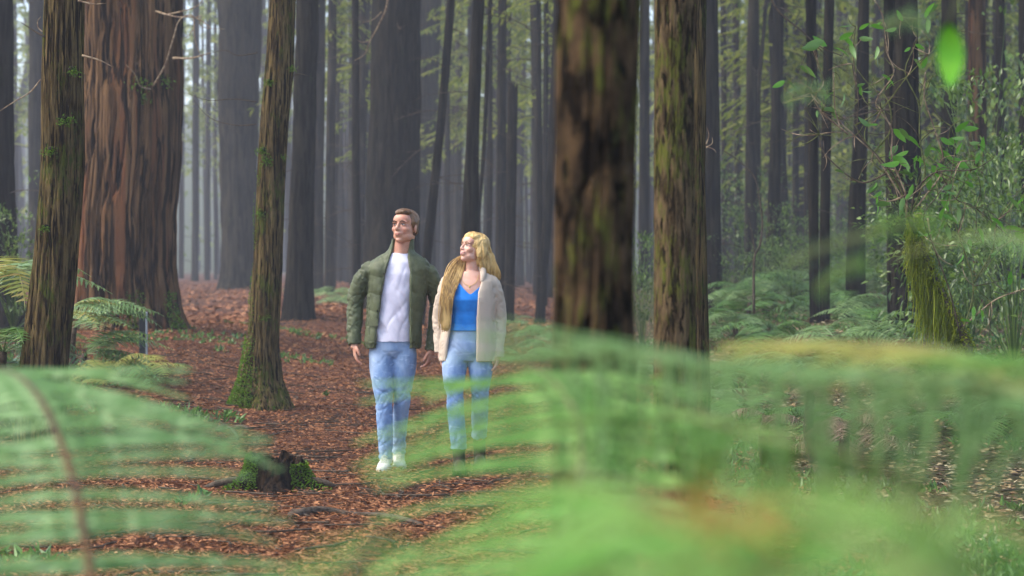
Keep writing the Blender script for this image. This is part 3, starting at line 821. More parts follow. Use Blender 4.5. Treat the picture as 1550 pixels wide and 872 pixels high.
fern(95, 470, 19.0, .6, 8, ['yellow', 'pale'], 'yellowish fern half hidden behind the ridged trunk', gl, z=.95, arc=(-.8, 1.2))
fern(165, 540, 20.2, .55, 10, 'yellow', 'yellow green fern low in front of the marker post', gl, z=.35)
fern(5, 500, 15.5, .8, 12, ['green', 'pale'], 'lush fern in the lower left corner above the blurred foreground', gl, z=.75)
for px, d, L, kd, lb in ((60, 24, .7, 'green', 'dark fern seen between the left edge and the ridged trunk'),):
    fern(px, 500, d, L, 9, kd, lb, gl)
gr = 'ferns growing on the right of the clearing'
RF = [(1100, 22, .75, 'pale', 'large fern right of the slightly blurred trunks, fronds curving down'), (1075, 19, .6, 'pale', 'fern touching the right edge of the slightly blurred trunks'),
      (1165, 26, .8, 'green', 'fern in the middle distance left of the twin trunks'), (1205, 21, .7, 'pale', 'bluish fern at the foot of the twin trunks'),
      (1270, 22, .75, 'pale', 'fern just right of the twin trunks'), (1318, 23, .85, ['pale', 'green'], 'fern with pale arching fronds before the dark brown trunk'),
      (1335, 19, .35, 'dead', 'withered brown fern between the pale fern and the thick furrowed trunk'), (1420, 20, .8, 'pale', 'fern behind the hanging moss'),
      (1462, 17, .7, 'pale', 'fern at the foot of the mossy leaning limb'), (1510, 19, .8, ['green', 'pale'], 'fern close to the right edge behind the twiggy stems'),
      (1545, 16, .7, 'green', 'fern cut by the right edge'), (1400, 16, .6, 'green', 'low fern before the thick furrowed trunk'),
      (975, 24, .6, 'pale', 'fern glimpsed in the slot between the two blurred trunks'), (1130, 17.5, .6, 'green', 'dark low fern showing under the yellow blurred frond'),
      (1235, 16.5, .6, 'green', 'second dark low fern showing under the yellow blurred frond, right of the first'), (1290, 15, .55, ['green', 'dead'], 'mixed green and brown fern half behind the foreground fronds')]
for px, d, L, kd, lb in RF: fern(px, 480, d, L, 10, kd, lb, gr, z=float(H(P(px, 480, d).x, d)) + .1)
fern(1160, 640, 14.2, .3, 7, 'dead', 'dead pale brown fern hanging in the dark gap right of the blurred trunk', 'dead ferns in the dark gap', z=.35, spread=-1)
fern(1282, 640, 13.6, .34, 7, 'dead', 'dead pale brown fern in the gap under the brown curled frond', 'dead ferns in the dark gap', z=.35, spread=-1)
fern(1228, 600, 14.8, .25, 6, 'dead', 'smaller dead fern between the two larger dead ones', 'dead ferns in the dark gap', z=.5, spread=-1)
gb = 'far ferns under the trees on the right'
for i in range(26):
    px = 1080 + 470 * (i + rng.random()) / 26; d = rng.uniform(27, 44)
    fern(px, 430, d, rng.uniform(.8, 1.2), 9, ['green', 'pale'], 'bushy fern on the bank beyond the twin trunks', gb, z=float(H(P(px, 430, d).x, d)) + rng.uniform(.1, .5), seed=i)
for i, px in enumerate((790, 805, 775, 830)):
    d = (30, 38, 44, 34)[i]
    fern(px, 470, d, .8, 9, 'pale', ('fern at the path edge right of the woman\'s shoulder', 'farther fern beyond the path right of the woman', 'faint far fern in haze right of the woman', 'fern tucked against the most blurred trunk')[i], 'ferns beyond the path beside the woman')
for i, (px, d) in enumerate(((500, 58), (525, 50), (470, 64))):
    fern(px, 430, d, 1.2, 9, 'pale', ('hazy fern left of the man\'s shoulder', 'nearer hazy fern left of the man', 'faint hazy fern by the dark flared trunk')[i], 'hazy ferns left of the man')

# ------------------------------------------------------------------ shrubs
def leafcloud(name, mat, seed, n=1500, rx=.8, rz=.9, L=.07, clumps=40, W=.45):
    g = np.random.default_rng(seed); c = g.normal(0, 1, (clumps, 3)) * [rx * .5, rx * .5, rz * .42]; c[:, 2] += rz
    mb = MB()
    for q in c:
        pth = resample([[0, 0, 0], [q[0] * .3, q[1] * .3, q[2] * .6], list(q)], 7); mb.add(*tube(pth, np.linspace(.008, .002, 7), 3, False))
    i = g.integers(0, clumps, n); C = c[i] + g.normal(0, 1, (n, 3)) * [.14, .14, .06] * rx
    D = (C - [0, 0, rz * .6]); D /= np.linalg.norm(D, axis=1)[:, None]; D = D + g.normal(0, .4, (n, 3)) - [0, 0, .2]
    mb.add(*leafquads(C, D, g.normal(0, .35, (n, 3)) + [0, 0, 1], L * (.6 + .8 * g.random(n)), L * W * (.6 + .8 * g.random(n)), .25))
    return mb.mesh(name, mat, False)
SH = [leafcloud('foliage', M['shrub'], 200 + i, (2200, 1500, 1700, 1300)[i], 1.0, 1.0, (.06, .085, .075, .11)[i], W=(.5, .4, .6, .35)[i]) for i in range(4)]
def shrub(px, d, sc, label, group, hs=1.0, i=0, z=0):
    p = P(px, 400, d); r = empty('shrub', (p.x, d, float(H(p.x, d)) + z), label, 'shrub', group)
    obj('foliage', SH[i % 4], r, rot=(0, 0, i * 1.3), scale=(sc, sc, sc * hs))
gs = 'leafy shrubs below the trees on the right'
for i, (px, d, sc, hs, lb) in enumerate((
    (1470, 21, .9, 1.5, 'dense dark leafy shrub behind the twiggy stems'), (1535, 20, .9, 1.6, 'dense dark leafy shrub at the right edge'),
    (1500, 26, 1.2, 1.6, 'taller leafy shrub above and behind the ones at the right edge'), (1440, 24, .8, 1.2, 'dark shrub directly right of the thick furrowed trunk'),
    (1200, 34, .6, 1.3, 'leafy sapling shrub left of the twin trunks'), (1160, 38, .75, 1.3, 'leafy shrub with light speckled leaves further left of the twins'),
    (1110, 36, .6, 1.0, 'rounded low shrub right of the dark bluish trunk'), (1290, 36, .7, 1.2, 'leafy shrub behind the dark brown trunk'),
    (1360, 38, .8, 1.3, 'leafy shrub in the gloom behind the thick furrowed trunk'), (1410, 34, 1.0, 1.4, 'leafy shrub behind the hanging moss'),
    (972, 30, .5, 2.2, 'thin shrub in the slot between the blurred trunks'), (1240, 44, .9, 1.2, 'hazy shrub behind the twin trunks'),
    (1330, 46, .9, 1.3, 'hazy shrub right of the dark brown trunk'), (20, 30, .9, 1.3, 'dark leafy shrub at the left edge beyond the ferns'),
    (1130, 50, 1.3, 1.3, 'hazy low shrub at the far end of the bank'), (1460, 44, 1.4, 1.9, 'tall hazy shrub at the upper right'))):
    shrub(px, d, sc, lb, gs, hs, i)

# bare sapling
sp = P(1147, 475, 24); rt = empty('sapling', (sp.x, 24, float(H(sp.x, 24))), 'thin dark bare sapling with a kinked stem before the rounded shrub', 'sapling')
for pts, r in (([(1141, 475), (1141, 410), (1143, 385), (1150, 372), (1154, 340), (1151, 310), (1143, 270), (1120, 245), (1095, 228)], .018), ([(1143, 385), (1138, 350), (1133, 330)], .008)):
    twig(rt, pts, 24, r, 'twig', name='stem')
# long dark branch curving down at the upper right
lb = empty('overhanging_branch', P(1165, -20, 18), 'thin dark branch sweeping down to the twin trunks from the top edge', 'branch')
twig(lb, [(1160, -25), (1172, 8), (1190, 28), (1210, 44), (1240, 70), (1275, 85)], 18, .012, 'twig', name='branch')

# the twiggy climbing shrub at the right
M['twig_g'] = plain('greenish_twig', (.12, .13, .04), .8, .2, (.06, .07, .02), 25)
def twiggy():
    d = 13.0
    b = P(1378, 335, d)
    root = empty('twiggy_shrub', (b.x, d, float(H(b.x, d))), 'tangled bare twiggy shrub with a few bright leaves at the right', 'shrub')
    # rooted stem reaching the fork
    g = np.random.default_rng(12)
    z0 = root.location.z
    q = resample([list(P(x, y, 14.25) - root.location) for x, y in ((1466, 545), (1450, 495), (1426, 450), (1408, 415), (1396, 385), (1386, 352))] + [[0, 0, b.z - z0]], 24); mb = MB(); mb.add(*tube(q, np.linspace(.022, .016, 24), 10)); obj('stem', mb.mesh('stem', M['twig_g']), root)
    C = np.array([b.x, d, b.z]) - np.array(root.location) + g.normal(0, .03, (120, 3)) * [1, 1, .8]
    main = [[(1378, 330), (1345, 265), (1320, 235), (1290, 205), (1268, 175), (1262, 140), (1258, 108)],
            [(1378, 330), (1350, 270), (1312, 215), (1300, 190), (1298, 150), (1292, 110), (1290, 70), (1288, 40)],
            [(1378, 330), (1362, 285), (1330, 240), (1340, 200), (1342, 150), (1318, 130), (1290, 100)],
            [(1378, 330), (1372, 290), (1356, 240), (1350, 190), (1330, 160), (1345, 110), (1350, 80), (1340, 30)],
            [(1378, 330), (1392, 290), (1420, 262), (1470, 255), (1510, 240)],
            [(1378, 330), (1398, 270), (1396, 210), (1382, 150), (1368, 110), (1388, 60), (1372, 30)],
            [(1378, 330), (1405, 290), (1430, 245), (1415, 190), (1398, 150), (1402, 105)],
            [(1450, 500), (1440, 440), (1410, 360), (1400, 330), (1420, 290), (1460, 245)],
            [(1460, 500), (1475, 430), (1450, 350), (1435, 300), (1445, 230), (1440, 190)],
            [(1290, 205), (1240, 180), (1222, 140)], [(1345, 265), (1300, 268), (1250, 240), (1240, 200)],
            [(1300, 190), (1330, 165), (1372, 120), (1400, 85)], [(1268, 175), (1245, 150), (1238, 115), (1228, 70)],
            [(1420, 262), (1440, 300), (1480, 310), (1530, 360)], [(1470, 430), (1500, 380), (1508, 330), (1545, 280)], [(1460, 490), (1500, 450), (1530, 440), (1560, 430)]]
    tips = []
    for k, pts in enumerate(main):
        off = g.uniform(-.35, .35)
        pp = [(x + g.normal(0, 4), y + g.normal(0, 4), off * i / len(pts)) for i, (x, y) in enumerate(pts)]
        mat = ('twig_pale', 'twig', 'twig_g')[k % 3]
        twig(root, pp, d, g.uniform(.0045, .0085), mat, r1=.0025)
        for _ in range(13):
            i = g.integers(1, len(pp)); x, y, o = pp[i]; a = g.uniform(0, 6.28); l = g.uniform(15, 60)
            bb = g.normal(0, .5); q = [(x, y, o)]
            for s_ in range(4):
                a += bb * .4; x += math.cos(a) * l / 4; y += math.sin(a) * l / 4; q.append((x, y, o + g.normal(0, .03)))
            twig(root, q, d, g.uniform(.0022, .0045), ('twig_pale', 'twig', 'twig_g')[g.integers(3)], r1=.0015, name='twig')
            tips.append(q[-1])
    lm = []
    for i in range(3):
        n = 7; s = np.linspace(0, 1, n); wd = .19 * np.sin(np.pi * s ** .8) ** .8 + .004
        c = np.stack([s, 0 * s, -.25 * s ** 2 * (i + .5)], 1)
        v = np.stack([c + np.stack([0 * s, wd, .1 * wd], 1), c - [0, 0, .02], c + np.stack([0 * s, -wd, .1 * wd], 1)], 1).reshape(-1, 3)
        f = [[3 * a + b, 3 * a + b + 1, 3 * a + b + 4, 3 * a + b + 3] for a in range(n - 1) for b in (0, 1)]
        lm.append(mesh_np('leaf', v, np.array(f), M['leaf_bright']))
        lm.append(mesh_np('leaf', v, np.array(f), M['fern']))
    def leaf(px, py, dd, L, a, tilt, m):
        p = P(px, py, dd) - root.location
        mw = Matrix.Translation(p) @ Matrix.Rotation(a, 4, 'Y') @ Matrix.Rotation(tilt, 4, 'X') @ Matrix.Scale(L, 4)
        obj('leaf', lm[m], root, mw=mw)
    for x, y, L, a in ((1248, 62, .13, 2.9), (1262, 72, .11, .2), (1270, 60, .1, -.5), (1285, 68, .1, .9), (1252, 70, .12, -2.6), (1300, 58, .09, .1), (1240, 70, .12, 3.0), (1275, 56, .1, .4),
                       (1188, 122, .1, 2.5), (1190, 122, .12, .5), (1210, 100, .12, .3), (1396, 104, .08, -1.2), (1300, 45, .08, -.6), (1318, 38, .09, .2), (1290, 38, .08, 2.9),
                       (1345, 238, .12, .2), (1355, 236, .12, .6), (1362, 244, .13, 2.6), (1380, 240, .12, .1), (1400, 226, .1, -.3), (1420, 228, .13, .3), (1430, 218, .12, -.4), (1440, 240, .13, .5),
                       (1352, 195, .12, .7), (1370, 205, .12, .4), (1335, 222, .1, 2.9), (1410, 250, .12, .9), (1446, 200, .1, -.8), (1458, 195, .1, 0), (1425, 300, .1, 1), (1500, 330, .12, .3),
                       (1520, 345, .13, -.2), (1535, 352, .12, .5), (1545, 410, .13, .2), (1480, 345, .1, .8), (1412, 350, .1, 2.5)):
        leaf(x, y, d + g.normal(0, .15), L, a, g.normal(-.9, .5), 2 * g.integers(3) + (g.random() < .25))
    for q in tips:
        if g.random() < (.4 if q[1] > 190 and q[0] > 1330 else .12):
            for _ in range(g.integers(1, 4)):
                leaf(q[0] + g.normal(0, 6), q[1] + g.normal(0, 5), d + q[2], g.uniform(.05, .11), g.uniform(-3.1, 3.1), g.normal(-.9, .6), 2 * g.integers(3) + (g.random() < .6))
twiggy()

# mossy leaning limb with hanging moss
def moss_limb():
    d = 14.2
    q = [P(x, y, d) for x, y in ((1386, 330), (1388, 352), (1398, 385), (1410, 415), (1428, 450), (1452, 495), (1470, 540))]
    b = q[-1]; root = empty('mossy_limb', (b.x, d, float(H(b.x, d))), 'leaning dead limb draped in hanging yellow green moss', 'limb')
    o = np.array(root.location); pts = resample([list(np.array(p) - o) for p in q], 40)
    mb = MB(); mb.add(*tube(pts, np.linspace(.03, .035, 40), 10)); obj('limb', mb.mesh('limb', M['twig']), root)
    g = np.random.default_rng(4); n = 5200
    i = g.integers(0, 38, n); C = pts[i] + g.normal(0, .022, (n, 3))
    mb = MB(); mb.add(*leafquads(C, unit(n, g) - [0, 0, .3], unit(n, g), np.full(n, .024), np.full(n, .012), .1))
    # hanging curtain: strands
    for k in range(1100):
        i = g.integers(0, 36); p = pts[i] + g.normal(0, .015, 3)
        ln = g.uniform(.03, .12) + (.55 * g.random() ** 2 * math.exp(-((i - 20) / 9) ** 2)) + .35 * g.random() ** 2 * (i < 16)
        m = 6; s = np.linspace(0, 1, m)
        st = p + np.stack([-.05 * s * g.random() + .022 * np.cumsum(g.normal(0, .5, m)) * (s > 0), .015 * np.cumsum(g.normal(0, .5, m)), -ln * s], 1)
        wd = .006 * (1 - .7 * s)[:, None] * np.array([math.cos(k), math.sin(k), 0])
        v = np.stack([st - wd, st + wd], 1).reshape(-1, 3); j = np.arange(m - 1)[:, None] * 2
        mb.add(v, np.concatenate([j, j + 1, j + 3, j + 2], 1))
        mb.add(*leafquads(st, unit(m, g) - [0, 0, .3], unit(m, g), np.full(m, .018), np.full(m, .008), .1))
    ob = obj('moss', mb.mesh('moss', M['moss_hang'], False), root); ob['kind'] = 'stuff'
    p = P(1446, 400, d) ; twig(root, [(1404, 330), (1412, 370), (1425, 392), (1442, 402)], d - .1, .007, 'twig_pale')
moss_limb()

# ------------------------------------------------------------------ blurred foreground ferns
def pinna_mesh(mat, seed, n=20, W=.05, droop=.22):
    g = np.random.default_rng(seed); mb = MB(); s = np.linspace(0, 1, 8)
    mid = np.stack([s, .03 * np.sin(s * 2), -droop * s ** 1.8], 1)
    mb.add(*tube(mid, .006 * (1 - .8 * s) + .001, 3, False))
    u = np.repeat(np.linspace(.03, .97, n), 2); sd = np.tile([1, -1], n)
    C = np.stack([u, .03 * np.sin(u * 2), -droop * u ** 1.8], 1)
    pr = (1.02 - u) ** .55
    D = np.stack([.35 + 0 * u, sd, -.25 + g.normal(0, .1, 2 * n)], 1)
    mb.add(*leafquads(C, D, np.tile([0, 0, 1.], (2 * n, 1)) + g.normal(0, .15, (2 * n, 3)), W * pr, np.full(2 * n, .088), .2))
    return mb.mesh('pinna', mat, False)
M['fg'] = leaf_mat('near_fern_leaf', [(.08, .21, .035), (.15, .31, .065), (.27, .44, .12)], .5, .35, .25)
M['fg_cool'] = leaf_mat('near_silvery_fern_leaf', [(.13, .26, .075), (.21, .36, .125), (.34, .5, .22)], .5, .35, .25)
M['fg_lime'] = leaf_mat('near_lime_fern_leaf', [(.13, .33, .05), (.19, .42, .07), (.27, .48, .1)], .4, .5, .4)
M['fg_orange'] = leaf_mat('orange_dying_leaf', [(.5, .16, .04), (.6, .24, .07)], .5, .4)
PM = {k: [pinna_mesh(M[m], i + 1, W=.085 if k in 'lo' else .066, droop=.1 + .12 * i) for i in range(3)] for k, m in dict(g='fg', c='fg_cool', l='fg_lime', y='fern_yel', o='fg_orange', b='stem_brown').items()}

def fg_frond(root, ctrl, pl, kind='g', spacing=.03, r0=.006, ang=.25, droop=0.0, roll=0.0, taper=(.12, .75), side=(1, -1), colour=None, stem='stem_brown', curl=None, name='frond'):
    pts = np.array([list(P(*c)) for c in ctrl]) - np.array(root.location)
    q = resample(pts.tolist(), 70); L = np.concatenate([[0], np.cumsum(np.linalg.norm(np.diff(q, axis=0), axis=1))])
    mb = MB(); mb.add(*tube(q, r0 * (1 - .75 * L / L[-1]) + .0008, 8)); fr = obj(name, mb.mesh(name, M[stem]), root)
    g = np.random.default_rng(int(abs(ctrl[0][0]) * 3 + abs(ctrl[0][1])))
    n = int(L[-1] / spacing)
    for i in range(n):
        u = min(.995, max(.005, (i + .5 + g.normal(0, .13)) / n)); s = u * L[-1]
        c = np.array([np.interp(s, L, q[:, k]) for k in range(3)]); c2 = np.array([np.interp(s + .01, L, q[:, k]) for k in range(3)])
        c1 = np.array([np.interp(s - .01, L, q[:, k]) for k in range(3)]); t = Vector(c2 - c1).normalized()
        sv = t.cross(Vector((0, 0, 1))).normalized(); sv = (Matrix.Rotation(roll, 3, t) @ sv).normalized(); up = sv.cross(t).normalized()
        if up.z < 0: up = -up
        prof = min(1, .45 + u / max(taper[0], 1e-3) * .55) * (1 if u < taper[1] else max(.06, 1 - (u - taper[1]) / (1 - taper[1])) ** .8)
        for sd in side:
            if g.random() < .05: continue
            d = (sv * sd * math.cos(ang) + t * math.sin(ang) + up * (-droop) + Vector(g.normal(0, .06, 3))).normalized()
            zz = (up - d * up.dot(d)).normalized(); yy = zz.cross(d)
            l = pl * prof * g.uniform(.82, 1.08)
            k = kind
            if colour: k = colour(u, sd, g) or kind
            mw = Matrix(((d.x, yy.x, zz.x, c[0]), (d.y, yy.y, zz.y, c[1]), (d.z, yy.z, zz.z, c[2]), (0, 0, 0, 1))) @ Matrix.Diagonal((l, l * .93 if l > .1 else l, l, 1))
            obj('pinna', PM[k][g.integers(3)], fr, mw=mw)
    return fr
def fg_root(px, py, d, label, cat='fern'):
    p = P(px, py, d); return empty('near_fern', (p.x, p.y, float(H(p.x, d))), label, cat, 'out of focus ferns close to the camera')
def stipe(root, p0, ctrl0):
    a = np.array([0, 0, 0.]); b = np.array(P(*ctrl0)) - np.array(root.location)
    q = resample([a.tolist(), (a * .5 + b * .5 + [0, 0, .12]).tolist(), b.tolist()], 16); mb = MB(); mb.add(*tube(q, np.linspace(.012, .007, 16), 8)); obj('stipe', mb.mesh('stipe', M['stem_brown']), root)

fa = fg_root(150, 900, 2.2, 'large blurred fern frond with a brown midrib filling the lower left corner')
c0 = [(158, 1010, 2.05), (140, 890, 2.15), (124, 790, 2.22), (108, 720, 2.3), (86, 655, 2.4), (58, 600, 2.55), (20, 566, 2.8), (-40, 552, 3.1)]
c0 = [(a, b, c * 1.3) for a, b, c in c0]
fg_frond(fa, c0, .345, 'c', .0475, .006, .0, -.02, taper=(.02, .85)); stipe(fa, None, c0[0])
fb = fg_root(900, 900, 2.0, 'blurred green fern whose pinnae reach left across the path and the walkers\' feet')
c1 = [(740, 1010, 1.9), (800, 900, 2.0), (845, 820, 2.1), (872, 745, 2.2), (880, 680, 2.35), (868, 620, 2.55), (835, 575, 2.8), (800, 555, 3.1)]
c1 = [(a, b, c * 1.2) for a, b, c in c1]
fg_frond(fb, c1, .315, 'g', .055, .005, -.08, .0, taper=(.02, .8), stem='stem'); stipe(fb, None, c1[0])
fc = fg_root(1450, 900, 2.0, 'blurred fern spreading drooping fronds across the right half below the trunks')
c2 = [(1640, 640, 1.9), (1530, 590, 1.95), (1400, 575, 2.0), (1270, 568, 2.1), (1130, 555, 2.2), (1020, 540, 2.3), (920, 535, 2.4), (840, 540, 2.5), (780, 552, 2.6)]
fg_frond(fc, c2, .20, 'c', .036, .004, .2, .55, roll=.75, taper=(.1, .8), stem='stem'); stipe(fc, None, c2[0])
c3 = [(1620, 600, 2.4), (1500, 548, 2.5), (1390, 525, 2.7), (1280, 520, 2.9), (1180, 517, 3.1), (1090, 522, 3.3)]
fg_frond(fc, c3, .15, 'y', .034, .004, .25, .2, roll=.2, taper=(.1, .7), stem='stem')
c4 = [(1400, 740, 1.9), (1280, 690, 1.9), (1150, 660, 1.95), (1040, 630, 2.0), (930, 630, 2.1), (850, 650, 2.15)]
fg_frond(fc, c4, .17, 'g', .036, .004, .2, .5, roll=.6, taper=(.25, .7), stem='stem')
fd = fg_root(1700, 800, 1.9, 'blurred pale fern entering from the right edge at mid height')
c5 = [(1680, 700, 1.9), (1610, 610, 2.0), (1530, 585, 2.1), (1440, 590, 2.2), (1370, 610, 2.3), (1310, 640, 2.4)]
fg_frond(fd, c5, .13, 'c', .034, .004, .3, .4, roll=.5, taper=(.1, .6), stem='stem'); stipe(fd, None, c5[0])
c6 = [(1680, 700, 1.9), (1620, 560, 2.1), (1540, 545, 2.3), (1450, 560, 2.5), (1390, 590, 2.6)]
fg_frond(fd, c6, .13, 'g', .034, .004, .3, .3, roll=.4, taper=(.1, .6), stem='stem', colour=lambda u, s, g: 'b' if u > .8 and g.random() < .6 else None)
c7 = [(1680, 700, 2.1), (1650, 420, 2.1), (1560, 362, 2.2), (1480, 358, 2.3), (1400, 375, 2.35), (1350, 392, 2.4)]
fg_frond(fd, c7, .06, 'c', .014, .003, .6, .1, taper=(.1, .5), stem='stem')
fe = fg_root(1300, 1100, .8, 'huge very blurred bright green fern filling the lower right with an orange patch')
c8 = [(1500, 1050, .85), (1420, 900, .9), (1300, 815, .95), (1180, 780, .98), (1060, 775, 1.0), (940, 790, 1.04), (820, 830, 1.1), (700, 890, 1.2)]
fg_frond(fe, c8, .11, 'l', .014, .003, .2, .3, taper=(.2, .7), stem='stem', colour=lambda u, s, g: 'g' if g.random() < .3 else None); stipe(fe, None, c8[0])
go_ = np.random.default_rng(3)
for i in range(16):
    pp = P(1045 + go_.random() * 95, 762 + go_.random() * 32, .93) - fe.location
    obj('withered_pinna', PM['o'][i % 3], fe, mw=Matrix.Translation(pp) @ Euler((go_.normal(0, .5) + .9, go_.normal(0, .5), go_.uniform(-3, 3))).to_matrix().to_4x4() @ Matrix.Scale(.028, 4))
c9 = [(1500, 1080, .8), (1380, 980, .85), (1230, 900, .9), (1060, 870, .92), (900, 890, .95), (760, 940, 1.0)]
fg_frond(fe, c9, .11, 'l', .014, .003, .2, .3, taper=(.2, .7), stem='stem', colour=lambda u, s, g: 'g' if g.random() < .4 else None)
c11 = [(1720, 1000, 1.1), (1640, 880, 1.12), (1540, 800, 1.15), (1440, 770, 1.2), (1340, 770, 1.25), (1250, 790, 1.3)]
fg_frond(fe, c11, .10, 'g', .022, .003, .3, .3, taper=(.2, .6), stem='stem')
c12 = [(1300, 1050, 1.0), (1180, 900, 1.05), (1060, 800, 1.12), (960, 750, 1.2), (860, 730, 1.3), (760, 745, 1.4)]
fg_frond(fe, c12, .13, 'l', .017, .003, .2, .3, taper=(.2, .6), stem='stem')
c13 = [(1560, 1050, 1.0), (1480, 880, 1.0), (1380, 780, 1.02), (1280, 745, 1.06), (1180, 735, 1.1), (1080, 745, 1.15)]
fg_frond(fe, c13, .085, 'l', .016, .003, .3, .4, taper=(.2, .6), stem='stem')
c10 = [(420, 1080, 1.6), (480, 960, 1.65), (530, 870, 1.7), (570, 820, 1.8), (600, 795, 1.9)]
ff = fg_root(420, 1080, 1.6, 'blurred fern tip rising at the bottom edge left of centre')
fg_frond(ff, c10, .12, 'g', .034, .004, .1, .1, taper=(.05, .6)); stipe(ff, None, c10[0])
# hanging leaf and small blurred strands at the upper right
hl = empty('hanging_leaf', P(1436, 84, 3.2), 'single blurred bright green leaf hanging at the upper right', 'leaf')
def bigleaf():
    n = 14; s = np.linspace(0, 1, n); wd = .021 * np.sin(np.pi * s ** .9) ** .75 + .0004
    c = np.stack([.004 * np.sin(s * 3), .006 * np.sin(s * 4), .052 - .104 * s], 1)
    v = np.stack([c - np.stack([wd, 0 * s, 0 * s], 1), c + [0, .004, 0], c + np.stack([wd, 0 * s, 0 * s], 1)], 1).reshape(-1, 3)
    f = [[3 * a + b, 3 * a + b + 1, 3 * a + b + 4, 3 * a + b + 3] for a in range(n - 1) for b in (0, 1)]
    me = mesh_np('blade', v, np.array(f), plain('hanging_leaf_green', (.11, .36, .012), .5, .3, (.16, .42, .02), 30)); obj('blade', me, hl)
    mb = MB(); mb.add(*tube(resample([[0, 0, .05], [.01, 0, .09], [.03, .01, .2], [.1, .02, .36]], 12), .0014, 5)); obj('stalk', mb.mesh('stalk', M['stem']), hl)
bigleaf()
def strand(lst, label, kind, d, L):
    r = empty('near_leaf_spray', P(lst[0][0], lst[0][1], d), label, 'leaf spray')
    q = resample([list(P(x, y, d) - r.location) for x, y in lst], 14); mb = MB(); mb.add(*tube(q, .002, 5)); obj('stem', mb.mesh('stem', M['stem']), r)
    g = np.random.default_rng(int(lst[0][0]))
    for i in range(14):
        for sd in (1, -1):
            t = Vector(q[min(i + 1, 13)] - q[max(i - 1, 0)]).normalized(); dd = (t * .5 + Vector((0, g.normal(0, .3), sd))).normalized()
            zz = Vector((0, -1, 0)); zz = (zz - dd * zz.dot(dd)).normalized(); yy = zz.cross(dd)
            mw = Matrix(((dd.x, yy.x, zz.x, q[i][0]), (dd.y, yy.y, zz.y, q[i][1]), (dd.z, yy.z, zz.z, q[i][2]), (0, 0, 0, 1))) @ Matrix.Scale(L * g.uniform(.7, 1.1), 4)
            obj('pinna', PM[kind][0], r, mw=mw)
strand([(1190, 400), (1240, 378), (1290, 362), (1340, 350)], 'blurred pale leafy strand crossing before the twin trunks', 'c', 2.4, .018)
strand([(1320, 350), (1370, 338), (1415, 345)], 'blurred bright green strand before the thick furrowed trunk', 'l', 2.4, .02)
strand([(1235, 440), (1270, 410), (1305, 398)], 'blurred green strand lower down beside the twin trunks', 'l', 2.5, .018)
strand([(1340, 40), (1370, 28), (1400, 34)], 'small pale blurred frond at the top beside the hanging leaf', 'c', 3.2, .025)
strand([(1185, 150), (1215, 138), (1250, 140)], 'small pale blurred frond over the twin trunks', 'c', 5.0, .04)
# ------------------------------------------------------------------ people
def loft(rings, seg=28):
    """rings: (cx, cy, cz, rx, ry) horizontal ellipses, or 3-D path rings when given as (x,y,z,ra,rb)"""
    r = np.asarray(rings, float); th = np.arange(seg) / seg * 2 * math.pi
    v = np.stack([r[:, :1] + np.cos(th) * r[:, 3:4], r[:, 1:2] + np.sin(th) * r[:, 4:5], np.repeat(r[:, 2:3], seg, 1)], -1).reshape(-1, 3)
    n = len(r); i = np.arange(n - 1)[:, None] * seg; j = np.arange(seg)[None]; k = (j + 1) % seg
    f = np.stack([i + j, i + k, i + seg + k, i + seg + j], -1).reshape(-1, 4)
    c = len(v); v = np.vstack([v, r[0, :3], r[-1, :3]]); jj = np.arange(seg); kk = (jj + 1) % seg; l = (n - 1) * seg
    f = np.vstack([f, np.stack([np.full(seg, c), kk, jj, jj], -1), np.stack([np.full(seg, c + 1), l + jj, l + kk, l + kk], -1)])
    return v, f

def limb(ctrl, n=24, seg=20, flat=1.0):
    """ctrl: (x,y,z,r)"""
    q = resample(ctrl, n); return tube(q[:, :3], np.maximum(q[:, 3], .002), seg, True, flat)

def ell(c, r, rot=None, seg=20):
    th = np.linspace(0, math.pi, 12); ring = np.array([[0, 0, math.cos(t), math.sin(t) + 1e-4, math.sin(t) + 1e-4] for t in th[::-1]])
    v, f = loft(ring, seg); v = v * np.array(r)
    if rot is not None: v = v @ np.array(Euler(rot).to_matrix()).T
    return v + np.array(c), f

